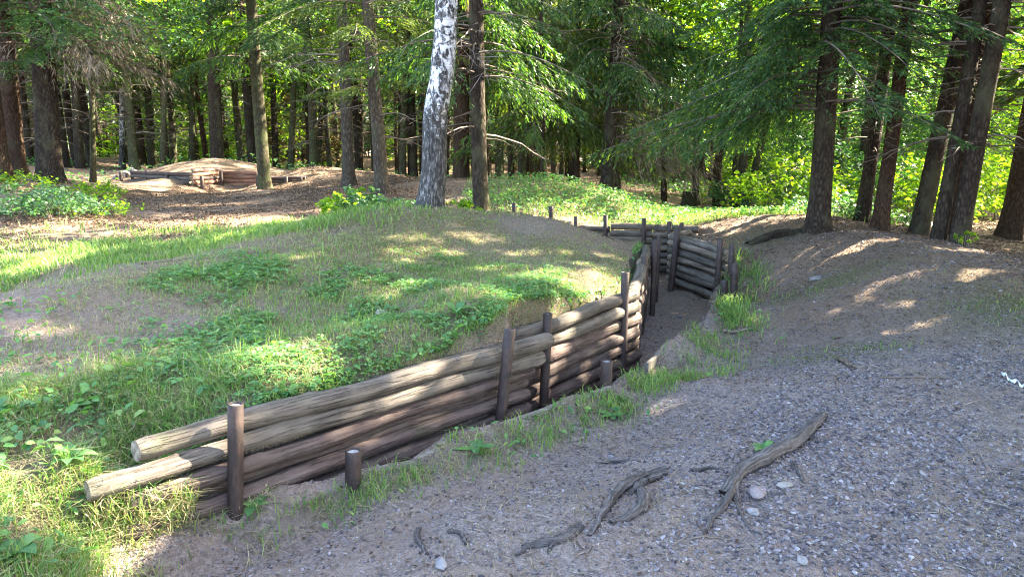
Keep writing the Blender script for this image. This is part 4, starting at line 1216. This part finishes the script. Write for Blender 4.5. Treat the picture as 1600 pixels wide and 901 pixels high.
# undergrowth filling the foot of the wood
BSH = [proto_broad(221, 3.2, .04, .1, 2.0, 60, 50, .14, m_leaf), proto_broad(222, 4.2, .05, .2, 2.4, 70, 50, .16, m_leaf2), proto_broad(223, 2.6, .04, .1, 1.8, 60, 40, .15, m_twigleaf)]
for b_ in BSH: b_.name = 'undergrowth_shrub'
n = 0
while n < 90:
    y = 38 + 26 * R1.rand(); x = R1.uniform(-.9, .3) * y
    if not ok(x, y, 1.6): continue
    plant(BSH[R1.randint(3)], x, y, R1.uniform(.9, 1.5), R1.rand() * 6.28, 'tangled shrub filling the dim foot of the wood between far trunks', 'shrubs at the foot of the wood', cat='shrub')
    n += 1
# ------------------------------------------------------------------ log shelter under the far mound
S1 = thing('log_wall', tuple(at(300, 292, 22.6)), 'sunlit log front of the far shelter mound, several courses with short posts', 'log wall', 'log walls lining the trenches')
def plog(w, a, c, z, r, mat, seed):
    log(w, [a[0], a[1], z], [c[0], c[1], z], r, r, mat, seed, .015, 10, 14)
q0, q1, q2, q3 = at(208, 282, 24.6), at(300, 290, 22.4), at(347, 290, 23.6), at(404, 288, 23.2)
zb = Hs(q1[0], q1[1] - .4)
for i in range(4):
    plog(S1, q0, q1, zb + .06 + i * .125, .066, m_log_brown if i % 2 else m_log_grey, 300 + i)
for i in range(5):
    plog(S1, q1 + np.array([.03, 0, 0]), q2, zb + .06 + i * .12, .064, m_log_sunlit if i % 2 else m_log_brown, 310 + i)
for i in range(4):
    plog(S1, q2, q3, zb + .07 + i * .125, .066, m_log_sunlit, 320 + i)
for u, vt, Y in [(206,266,24.7),(229,266,24.1),(261,273,23.2),(315,275,22.6),(345,267,23.4),(402,274,23.05)]:
    t_ = at(u, vt, Y - .1); post(S1, (t_[0], t_[1], zb - .2), t_, .055)
for u, vt, Y, lab in [(163,269,25.5,'outermost small post leading to the far shelter'), (183,273,24.6,'reddish small post by the stone heap near the far shelter'), (188,268,24.4,'dark small post close behind the reddish one near the far shelter'), (198,270,25,'third dark small post of the far shelter row')]:
    t_ = at(u, vt, Y); tag(post(None, (t_[0], t_[1], min(Hs(t_[0], t_[1]), t_[2] - .25) - .05), t_, .055, None, 'steel_post'), lab, 'post', 'small posts by the far shelter')
# dark mouth of a second trench with crossed timbers
S2 = thing('log_wall', tuple(at(440, 290, 22)), 'low dark heap of logs beside the greenish trunk, right end of the shelter', 'log wall', 'log walls lining the trenches')
a, c = at(410, 290, 22.3), at(478, 291, 22.3)
zc = Hs(a[0], a[1] - .3)
for i in range(4): plog(S2, a, c, zc + .05 + i * .11, .06, m_log_brown, 330 + i)
for u in (418, 447, 470):
    t_ = at(u, 276, 22.2); post(S2, (t_[0], t_[1], zc - .2), t_, .05)

# ------------------------------------------------------------------ stones
m_rock, nt, b = newmat('field_stone')
v = coords(nt, rand=True)
oi = nd(nt, 'ObjectInfo')
rc = mix(nt, noise(nt, v, 9, 6, .7), oi.outputs['Color'], (.3, .28, .27))
nt.links.new(mix(nt, .6, rc, ramp(nt, noise(nt, v, 40, 4), [(.3, (.4,) * 3), (.7, (1,) * 3)]), 'MULTIPLY'), b.inputs['Base Color'])
bump(nt, b, noise(nt, v, 30, 6, .7), .6, .01)
def stone(u, v, w, col, label, cat='stone', asp=(1, .75, .55), seed=1, name='stone', group=None, zoff=.0):
    p = hit(u, v)
    r = w * ((p - EYE) @ FW) / F / 2
    rs = R0(seed)
    bmv = []
    n1_, n2_ = 14, 9
    th = np.linspace(0, 2 * PI, n1_, endpoint=False); ph = np.linspace(.0, PI, n2_)
    T, Pp = np.meshgrid(th, ph)
    d = np.stack([np.cos(T) * np.sin(Pp), np.sin(T) * np.sin(Pp), np.cos(Pp)], -1)
    pl = unit(rs.randn(9, 3)); of = .62 + .33 * rs.rand(9)
    rad = np.full(T.shape, 1.1)
    for a_, o_ in zip(pl, of):
        k = d @ a_
        rad = np.minimum(rad, np.where(k > .05, o_ / np.maximum(k, .05), 9))
    rad *= 1 + .05 * rs.randn(*T.shape); rad[0] = rad[0, 0]; rad[-1] = rad[-1, 0]
    V = d * rad[..., None] * np.array(asp) * r
    i = np.arange(n2_ - 1)[:, None] * n1_; j = np.arange(n1_)[None]; k = (j + 1) % n1_
    mb = MB(); mb.add(V.reshape(-1, 3), np.stack([i + j, i + n1_ + j, i + n1_ + k, i + k], -1).reshape(-1, 4), 0, False)
    o = mb.build(name, m_rock, None, (p[0], p[1], p[2] + asp[2] * r * .35 + zoff))
    o.color = (*col, 1); o.rotation_euler = (0, 0, rs.rand() * 6)
    return tag(o, label, cat, group, 'thing')
stone(1180, 772, 38, (.20,.14,.15), 'purple grey stone lying against the forked root', seed=2)
stone(1225, 763, 28, (.24,.21,.17), 'flat pale stone chip between root and small root stub', asp=(1,.6,.3), seed=3)
stone(1176, 805, 22, (.27,.26,.27), 'light grey rounded stone under the forked root', seed=4)
stone(1252, 884, 24, (.22,.205,.21), 'pale grey stone on gravel at the bottom of the picture', seed=5)
stone(690, 888, 30, (.19,.18,.195), 'flat bluish grey stone near the low buried root', asp=(1,.7,.4), seed=6)
stone(1062, 496, 9, (.02,.02,.025), 'small black lump lying on the trench floor', seed=7, asp=(1,.9,.9))
stone(1276, 438, 22, (.07,.06,.055), 'dark lump of stone sticking out of the bare mound', seed=8)
stone(596, 493, 22, (.30,.24,.15), 'round tan stone lying in the weeds on the mound', seed=9, asp=(1,.8,.75))
stone(1086, 345, 10, (.2,.2,.1), 'small mossy stone beside the far grass', seed=10)
stone(1500, 690, 14, (.14,.14,.17), 'dark blue slate stone on open gravel', seed=11)
stone(955, 715, 14, (.13,.12,.14), 'dark pebble-sized stone left of the twin roots', seed=12)
stone(1330, 770, 14, (.15,.15,.18), 'slate blue stone right of the small root stub', seed=13)
for i, (u, v, w, lab) in enumerate([(192,276,18,'biggest pale boulder of the heap near the far shelter posts'),(204,268,12,'small pale boulder on top of the heap near the far shelter'),(214,275,12,'pale boulder at the shelter end of the heap'),(180,280,10,'low pale boulder at the open end of the heap')]):
    stone(u, v, w, (.19,.18,.165), lab, 'boulder', seed=40 + i, name='boulder', group='boulders near the far shelter', asp=(1, .8, .8))

# ------------------------------------------------------------------ roots
m_root, nt, b = newmat('weathered_root')
v = coords(nt, (1, 1, 1), rand=True)
uvn = nd(nt, 'Attribute', attribute_name='grain')
w2_ = nd(nt, 'Mapping'); w2_.inputs['Scale'].default_value = (5, 9, 1); nt.links.new(uvn.outputs['Vector'], w2_.inputs['Vector'])
w = nd(nt, 'TexNoise', Scale=1.0, Detail=5.0, Roughness=.65); nt.links.new(w2_.outputs[0], w.inputs['Vector'])
n = noise(nt, v, 26, 6, .7)
f = math_(nt, 'ADD', math_(nt, 'MULTIPLY', n, .3), math_(nt, 'MULTIPLY', w.outputs['Fac'], .7))
nt.links.new(ramp(nt, f, [(.36, (.018, .015, .014)), (.48, (.075, .064, .06)), (.66, (.2, .178, .172))]), b.inputs['Base Color'])
bump(nt, b, f, .9, .015)
def root(strands, label, cat='tree root', name='tree_root', mat=None):
    """strands: lists of (u, v, width px, lift) along the ground"""
    mb = MB(); org = hit(*strands[0][0][:2]); GR = []
    for si, st in enumerate(strands):
        P, Rr = [], []
        for u, v, w, lift in st:
            p = hit(u, v); r = w * .64 * ((p - EYE) @ FW) / F / 2
            P.append(p + np.array([0, 0, (lift * 1.15 - .2) * r])); Rr.append(r)
        n = 26
        pa = smooth_path(P, n) - org
        pa += (R0(si + 5).randn(n, 3) * .003)
        d = np.linspace(0, 1, n)
        rr = np.interp(d, np.linspace(0, 1, len(Rr)), Rr)
        sd = si * 3 + 1
        def rf(t, th):
            return 1 + .22 * np.sin(2 * th + t * 5 + sd) + .2 * np.sin(5 * th + t * 4) + .4 * (fbm(np.broadcast_to(t * 16, (n, 14)), np.broadcast_to(th * 2 + sd * 7, (n, 14)), sd, 3) - .5)
        tube(mb, pa, rr, 14, 0, False, None, rf)
        ln = np.concatenate([[0], np.cumsum(np.linalg.norm(np.diff(pa, axis=0), axis=1))])
        th = np.linspace(0, 2 * PI, 14, endpoint=False)
        GR.append(np.stack([np.repeat(ln[:, None], 14, 1), np.repeat(np.sin(th)[None] * .6, n, 0) + si * 3, np.repeat(np.cos(th)[None] * 3, n, 0)], -1).reshape(-1, 3))
    o = mb.build(name, mat or m_root, None, org)
    ga = o.data.attributes.new('grain', 'FLOAT_VECTOR', 'POINT')
    ga.data.foreach_set('vector', np.concatenate(GR).astype(np.float32).ravel())
    return tag(o, label, cat, None, 'thing')
root([[(1287,652,14,.6),(1262,680,24,1.0),(1236,703,26,1.2),(1200,724,30,1.1),(1160,745,34,.9),(1138,764,34,.8),(1128,780,26,.5)],
      [(1150,752,28,1.1),(1142,775,22,1.2),(1130,795,17,.9),(1112,818,13,.7),(1098,836,9,.3)],
      [(1146,760,22,1.0),(1150,785,14,1.0),(1158,810,11,.8),(1175,832,8,.3),(1190,840,6,.1)]],
     'long forked bare root snaking over the gravel, its tip split in two')
root([[(1042,735,14,.3),(1018,745,20,.6),(990,756,20,.9),(966,778,20,1.1),(950,800,18,1.1),(935,820,16,.9),(920,838,10,.3)],
      [(1040,742,16,.4),(1008,756,18,.8),(990,768,18,.5),(985,775,12,.2)],
      [(1000,770,16,.6),(1008,790,24,.6),(995,806,26,.6),(970,816,20,.5),(955,822,12,.3)]],
     'twisted grey root with a loop, lying between path and buried root')
root([[(908,826,16,.2),(885,842,24,.35),(860,852,22,.3),(830,860,20,.2),(805,868,12,.0)],[(862,850,10,.8),(858,866,8,.3)]],
     'low half buried root below the looped one')
root([[(655,828,10,.2),(652,845,14,.5),(660,862,13,.4),(668,872,8,.1)]], 'short upright root knuckle poking from the earth')
root([[(700,830,9,.2),(718,838,12,.5),(728,852,10,.2)]], 'thin curved root stub beside the root knuckle')
root([[(1240,728,12,.3),(1247,742,14,.5),(1254,760,8,.2)]], 'small loose root stub right of the long forked root')
root([[(1080,738,9,.2),(1105,733,11,.3),(1130,735,8,.1)]], 'short dark root piece in the earth left of the forked root')
root([[(930,722,6,.2),(975,722,8,.3),(1010,726,6,.2)]], 'thin buried root line above the looped root')
root([[(1168,384,14,.3),(1190,377,22,.5),(1218,371,24,.5),(1245,364,16,.3),(1262,358,14,.4)]], 'dark mossy root ridge running to the thick mound spruce', mat=m_bark)

# ------------------------------------------------------------------ sticks, chips, litter
def stick(u0, v0, u1, v1, w, label, bow=.03, seed=1, mat=None, name='stick'):
    a, c = hit(u0, v0), hit(u1, v1)
    r = w * ((a - EYE) @ FW) / F / 2
    rs = R0(seed); n = 14
    P = lerp(a[None], c[None], np.linspace(0, 1, n)[:, None])
    P[:, 2] = H(P[:, 0], P[:, 1]) + r * 1.3
    P[:, :2] += np.sin(np.linspace(0, PI, n))[:, None] * bow * rs.randn(2) + rs.randn(n, 2) * r * .6
    mb = MB(); tube(mb, P - a, np.linspace(r, r * .5, n), 6)
    return tag(mb.build(name, mat or m_twig, None, a), label, 'stick', None, 'thing')
stick(1130, 521, 1180, 516, 5, 'pale wood splinter beside the grass tuft on the path bank', 0, 1, m_log_pale)
stick(1380, 592, 1490, 592, 3, 'thin dark twig lying level on the path', .02, 2)
stick(1300, 530, 1360, 508, 3, 'bent pale twig arching over the mossy earth', .06, 3, m_log_pale)
stick(1310, 566, 1330, 578, 8, 'broken bark chip on the path', 0, 4, m_log_pale)
stick(215, 415, 300, 404, 5, 'grey stick lying along the mound crest', .02, 5)
stick(1080, 850, 1150, 848, 4, 'black twig below the forked root tip', .02, 6)
m_scrap, nt, b = newmat('torn_white_plastic')
b.inputs['Base Color'].default_value = (.68, .74, .78, 1); b.inputs['Roughness'].default_value = .35
def scrap():
    p = hit(1580, 605)
    rs = R0(4); n = 20
    t = np.linspace(0, 1, n)
    a, c = hit(1565, 590), hit(1602, 612)
    P = lerp(a[None], c[None], t[:, None]); P[:, 2] = H(P[:, 0], P[:, 1]) + .02 + .012 * np.sin(t * 14)
    w_ = .035 * (1 - t) ** .7 + .012 + .012 * np.sin(t * 17)
    sd = np.array([.35, .9, 0])
    V = np.stack([P - p + sd * w_[:, None] + np.array([0, 0, .012]) * np.cos(t * 19)[:, None], P - p + np.array([0, 0, .018]) * np.sin(t * 11)[:, None], P - p - sd * w_[:, None] + np.array([0, 0, .014]) * np.sin(t * 23)[:, None]], 1)
    f = [[i * 3 + j, i * 3 + j + 1, i * 3 + j + 4, i * 3 + j + 3] for i in range(n - 1) for j in range(2)]
    mb = MB(); mb.add(V, f)
    o = mb.build('plastic_scrap', m_scrap, None, p)
    so_ = o.modifiers.new('s', 'SOLIDIFY'); so_.thickness = .001
    tag(o, 'torn scrap of white plastic on the gravel', 'litter', None, 'thing')
scrap()

# ------------------------------------------------------------------ plants one can point at
def rosette(u, v, n, L, label, name='broadleaf_weed', mat=None, up=.35, seed=1, asp=.28):
    p = hit(u, v); rs = R0(seed); Q = MB()
    for i in range(n):
        a = i * 2.4 + rs.rand() * .5; l = L * (.6 + .5 * rs.rand()); e = up * (.5 + rs.rand())
        d = np.array([math.cos(a), math.sin(a), 0]); s = np.array([-d[1], d[0], 0])
        t = np.linspace(0, 1, 7); wv = l * asp * np.sin(PI * np.clip(t, .02, .98) ** .8) ** .8
        c = d * (t * l)[:, None] + np.array([0, 0, 1.]) * (l * (e * t * 2 - e * 1.6 * t * t) + .012)[:, None]
        V = np.stack([c - s * wv[:, None] + [0, 0, .12 * l * .3], c, c + s * wv[:, None] + [0, 0, .12 * l * .3]], 1)
        Q.add(V, [[k * 3 + j, k * 3 + j + 1, k * 3 + j + 4, k * 3 + j + 3] for k in range(6) for j in range(2)])
    return tag(Q.build(name, mat or m_weed, None, p), label, 'weed', None, 'thing')
rosette(742, 708, 8, .13, 'broad leaved plantain on the path edge beside the long edging board', seed=1)
rosette(395, 800, 4, .14, 'single drooping leaf plant at the foot of the straight post', 'leafy_weed', seed=2, asp=.2)
rosette(955, 655, 7, .11, 'jagged leafed weed below the rusty stub', 'leafy_weed', seed=3, up=.2)
rosette(1195, 706, 6, .08, 'small green weed tucked against the long forked root', 'leafy_weed', seed=4, up=.6)
rosette(110, 730, 9, .12, 'dark leafed plant in the tall grass left of the wall end', 'leafy_weed', seed=5, up=.7)
rosette(30, 655, 8, .11, 'dark compound leaf plant on the earth bank at the picture edge', 'leafy_weed', seed=6, up=.8)
rosette(715, 495, 8, .12, 'bright upright leaf cluster on the mound above the tilted post', 'leafy_weed', seed=7, up=.8)
rosette(160, 625, 7, .10, 'yellow green lobed leaf plant by the bare earth patch', 'leafy_weed', seed=8, up=.8)
rosette(25, 880, 10, .10, 'clump of rounded leaves in the bottom corner', 'leafy_weed', seed=9, up=.6, asp=.4)

def bush(u, Y, h, R_, ncl, per, size, label, mat, seed, group=None, name='leafy_bush', cat='bush', flat=.8):
    d = ray(u, 330); x = d[0] / d[1] * Y
    z = Hs(x, Y); rs = R0(seed)
    o = thing(name, (x, Y, z), label, cat, group)
    W = MB(); C = []
    for i in range(ncl):
        a = rs.rand() * 6.283; r = R_ * rs.rand() ** .5
        p = np.array([r * math.cos(a), r * math.sin(a), h * (.25 + .75 * rs.rand()) * (1 - .55 * (r / R_) ** 2)])
        C.append(p); tube(W, smooth_path([(p[0] * .5, p[1] * .5, -.03), p * .7 + np.array([0, 0, .05 * h]), p], 5), np.linspace(.006, .002, 5), 4, 0, False)
    C = np.array(C); idx = np.repeat(np.arange(ncl), per)
    P = C[idx] + rs.randn(len(idx), 3) * np.array([.09, .09, .07]) * R_ * flat
    P[:, 2] = np.maximum(P[:, 2], .02)
    W.build('stem', m_twig, o)
    Q = MB(); Q.quads(leaves(rs, P, size, .7, .6, 6)); Q.build('foliage', mat, o)
    return o
bush(30, 12.4, .46, 1.0, 90, 22, .055, 'low fresh green bilberry bush at the edge of the leafy clearing', m_leaf2, 1, 'low bushes in the clearing')
bush(88, 12.2, .42, .8, 70, 22, .055, 'low green bilberry bush next to the edge one, in the clearing', m_leaf2, 2, 'low bushes in the clearing')
bush(150, 12.9, .34, .75, 50, 20, .05, 'lowest sparse yellowish bush trailing off into the brown litter', m_leaf, 3, 'low bushes in the clearing')
bush(20, 17.2, .4, .9, 50, 20, .07, 'low green growth by the swollen pale root', m_leaf, 4)
bush(140, 17.5, .3, .9, 40, 20, .07, 'patch of small green plants at the massive spruce foot', m_leaf, 5)
bush(542, 11.3, .62, .5, 34, 22, .075, 'pale green nettle-like shrub in front of the slim spruces', m_leaf, 6)
bush(590, 10.9, .5, .6, 40, 22, .07, 'green leafy shrub close to the birch foot', m_leaf2, 7)
bush(566, 12.8, .65, .5, 30, 22, .075, 'shaded shrub between the two slim spruce trunks', m_leaf2, 8)
bush(715, 11.0, .3, .4, 20, 20, .06, 'small weed between birch and dark spruce foot', m_leaf, 9)
bush(1512, 9.9, .28, .16, 12, 14, .05, 'tiny bright sapling at the foot of the last leaning spruce', m_leaf, 10, name='sapling', cat='sapling')
bush(1395, 14.5, .3, .8, 40, 16, .07, 'mossy low clump behind the slim reddish footed spruce', m_leaf2, 11)
bush(1300, 14.0, .45, 1.0, 50, 16, .08, 'dark green low clump behind the thick mound spruce', m_leaf2, 12)
for i, (u, Y, h, R_) in enumerate([(1240,17.5,1.5,1.6),(1330,18,1.8,1.8),(1425,17,1.5,1.6),(1560,18.5,1.6,1.8),(1200,21,1.2,1.6),(1490,21,2.2,2.0),(1180,25,1.6,2),(1350,23,2.4,2.2)]):
    bush(u, Y, h, R_, 80, 26, .11, 'sunlit broadleaf bush behind the path mound, before the wood', m_leaf2 if i % 3 == 1 else m_leaf, 20 + i, 'sunlit bushes behind the mound')

# ------------------------------------------------------------------ odd trunks of the sunlit wood
tree('broadleaf_tree', 1088, 24, 11, 1092, 12, 'straight greenish trunk standing in sunlit grass beside a cut stump', 'tree', m_bark_green, seed=80, broad=[dict(z0=3.4, z1=11, R_=3.4, nclump=80, per=60, size=.15)])
tree('broadleaf_tree', 1148, 21.5, 10, 1160, 11, 'thin pale trunk standing upright left of the slanting one', 'tree', m_bark_green, seed=81, broad=[dict(z0=3.0, z1=10, R_=3.0, nclump=70, per=60, size=.14)])
tree('broadleaf_tree', 1163, 21.0, 12, 1250, 11, 'pale trunk slanting to the right over sunny grass', 'tree', m_bark_green, seed=82, broad=[dict(z0=3.2, z1=10, R_=2.8, nclump=70, per=60, size=.14)])
def fork():
    d = ray(1119, 320); Y = 23.0; x = d[0] / d[1] * Y; z = Hs(x, Y)
    o = thing('forked_tree', (x, Y, z), 'bare orange brown trunk with an upturned broken side limb', 'tree')
    mb = MB()
    tube(mb, smooth_path([(0, 0, -.2), (.02, 0, .6), (-.02, 0, 1.3), (.12, 0, 2.2), (.2, .1, 3.6)], 24), np.linspace(.15, .10, 24), 12)
    mb.build('trunk', m_bark_red, o)
    mb = MB()
    tube(mb, smooth_path([(0, 0, .85), (-.25, -.02, .92), (-.43, 0, 1.05), (-.52, 0, 1.35), (-.56, 0, 1.75)], 18), np.linspace(.12, .085, 18), 10)
    mb.build('limb', m_bark_red, o)
    q, W = broad_crown(R0(3), 3, 8, 2.6, 60, 60, .14, .2, .1); W.quads(q, 1); W.build('crown', [m_twig, m_leaf], o)
fork()
def stump():
    d = ray(1078, 326); Y = 23.5; x = d[0] / d[1] * Y; z = Hs(x, Y)
    o = thing('tree_stump', (x, Y, z), 'pale mossy cut stump in the sunny grass beside a straight trunk', 'stump')
    mb = MB()
    t = np.linspace(0, 1, 8)
    tube(mb, [(0, 0, -.1 + .55 * k) for k in t], np.interp(t, [0, .4, 1], [.36, .26, .24]), 16, 0, True, 1, lambda t, th: 1 + .08 * np.sin(5 * th))
    mb.build('wood', [m_bark_green, m_end], o)
stump()
# birch far back and the hanging branch of a broadleaf tree over the clearing
tree('birch_tree', 194, 33, 9, 192, 14, 'slender white birch far back among dark trunks', 'birch', m_birch, seed=83, broad=[dict(z0=6, z1=14, R_=2.4, nclump=40, per=50, size=.16)])
tree('broadleaf_tree', 146, 20.5, 9, 140, 10, 'slender broadleaf tree with blue green foliage spreading over the clearing', 'tree', m_bark_green, seed=84, needles=m_leaf2,
     broad=[dict(z0=3.4, z1=6.5, R_=2.8, nclump=80, per=60, size=.10, cx=1.8, cy=-1.6), dict(z0=6, z1=10, R_=2.4, nclump=50, per=50, size=.13)])
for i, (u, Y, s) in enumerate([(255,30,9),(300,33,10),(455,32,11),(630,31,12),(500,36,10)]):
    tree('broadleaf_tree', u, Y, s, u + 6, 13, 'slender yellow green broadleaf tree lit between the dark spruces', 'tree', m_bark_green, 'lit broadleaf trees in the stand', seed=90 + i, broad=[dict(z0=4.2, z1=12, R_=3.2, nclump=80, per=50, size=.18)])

# fallen twigs
mt = MB(); rs = R0(700)
for x0, x1, y0, y1, n, L in ((-1.5, 6, 2.3, 9, 800, .07), (-9, 1, 10, 22, 900, .18), (2, 9, 8, 14, 500, .12), (-4, 1.5, 4, 10, 260, .07)):
    x = rs.uniform(x0, x1, n); y = rs.uniform(y0, y1, n); z = H(x, y) + .008
    a = rs.rand(n) * 6.283
    for part_ in range(2):
        l = L * (.3 + rs.rand(n) ** 2 * 1.4)
        d = np.stack([np.cos(a), np.sin(a), rs.randn(n) * .08], 1)
        s_ = np.stack([-d[:, 1], d[:, 0], d[:, 2] * 0], 1) * (.0022 + .0004 * y)[:, None]
        p0 = np.stack([x, y, z], 1); p1 = p0 + d * l[:, None]; up_ = np.array([0, 0, .003])
        mt.quads(np.stack([p0 - s_, p1 - s_ * .6, p1 + up_, p0 + up_], 1)); mt.quads(np.stack([p0 + up_, p1 + up_, p1 + s_ * .6, p0 + s_], 1))
        x, y, z = p1[:, 0], p1[:, 1], H(p1[:, 0], p1[:, 1]) + .008; a = a + rs.randn(n) * .6
tag(mt.build('fallen_twigs', m_twig), 'thin dry twigs scattered over bare earth and gravel', 'twigs', kind='stuff')
# ------------------------------------------------------------------ light
world = bpy.data.worlds.new('World'); S.world = world
world.use_nodes = True
wn = world.node_tree
wn.nodes.clear()
wo = wn.nodes.new('ShaderNodeOutputWorld'); bg = wn.nodes.new('ShaderNodeBackground')
sky = wn.nodes.new('ShaderNodeTexSky')
sky.sky_type = 'NISHITA'; sky.sun_disc = False
sky.dust_density = 3.0; sky.ozone_density = .7
sky.sun_elevation = SUN_EL; sky.sun_rotation = SUN_AZ
bg.inputs['Strength'].default_value = SKY_STRENGTH
wn.links.new(sky.outputs[0], bg.inputs[0]); wn.links.new(bg.outputs[0], wo.inputs[0])
sl = bpy.data.lights.new('sun', 'SUN'); sl.energy = SUN_STRENGTH; sl.angle = math.radians(.55); sl.color = (1, .90, .70)
so = bpy.data.objects.new('sun', sl); COL.objects.link(so)
so.rotation_euler = Vector(-SUN).to_track_quat('-Z', 'Y').to_euler()
so.location = (20, 10, 30)
vs = S.view_settings
vs.view_transform = 'Standard'; vs.look = 'None'; vs.gamma = 1; vs.exposure = EXPOSURE; vs.use_curve_mapping = False
S.render.engine = 'CYCLES'
cy = S.cycles
cy.max_bounces = 8; cy.diffuse_bounces = 4; cy.transmission_bounces = 4; cy.transparent_max_bounces = 4; cy.glossy_bounces = 2
cy.caustics_reflective = False; cy.caustics_refractive = False
cy.sample_clamp_indirect = 4
cy.filter_width = 1.1
cy.use_denoising = True
try:
    cy.denoiser = 'OPENIMAGEDENOISE'; cy.denoising_input_passes = 'RGB_ALBEDO_NORMAL'; cy.denoising_prefilter = 'NONE'
except Exception: pass
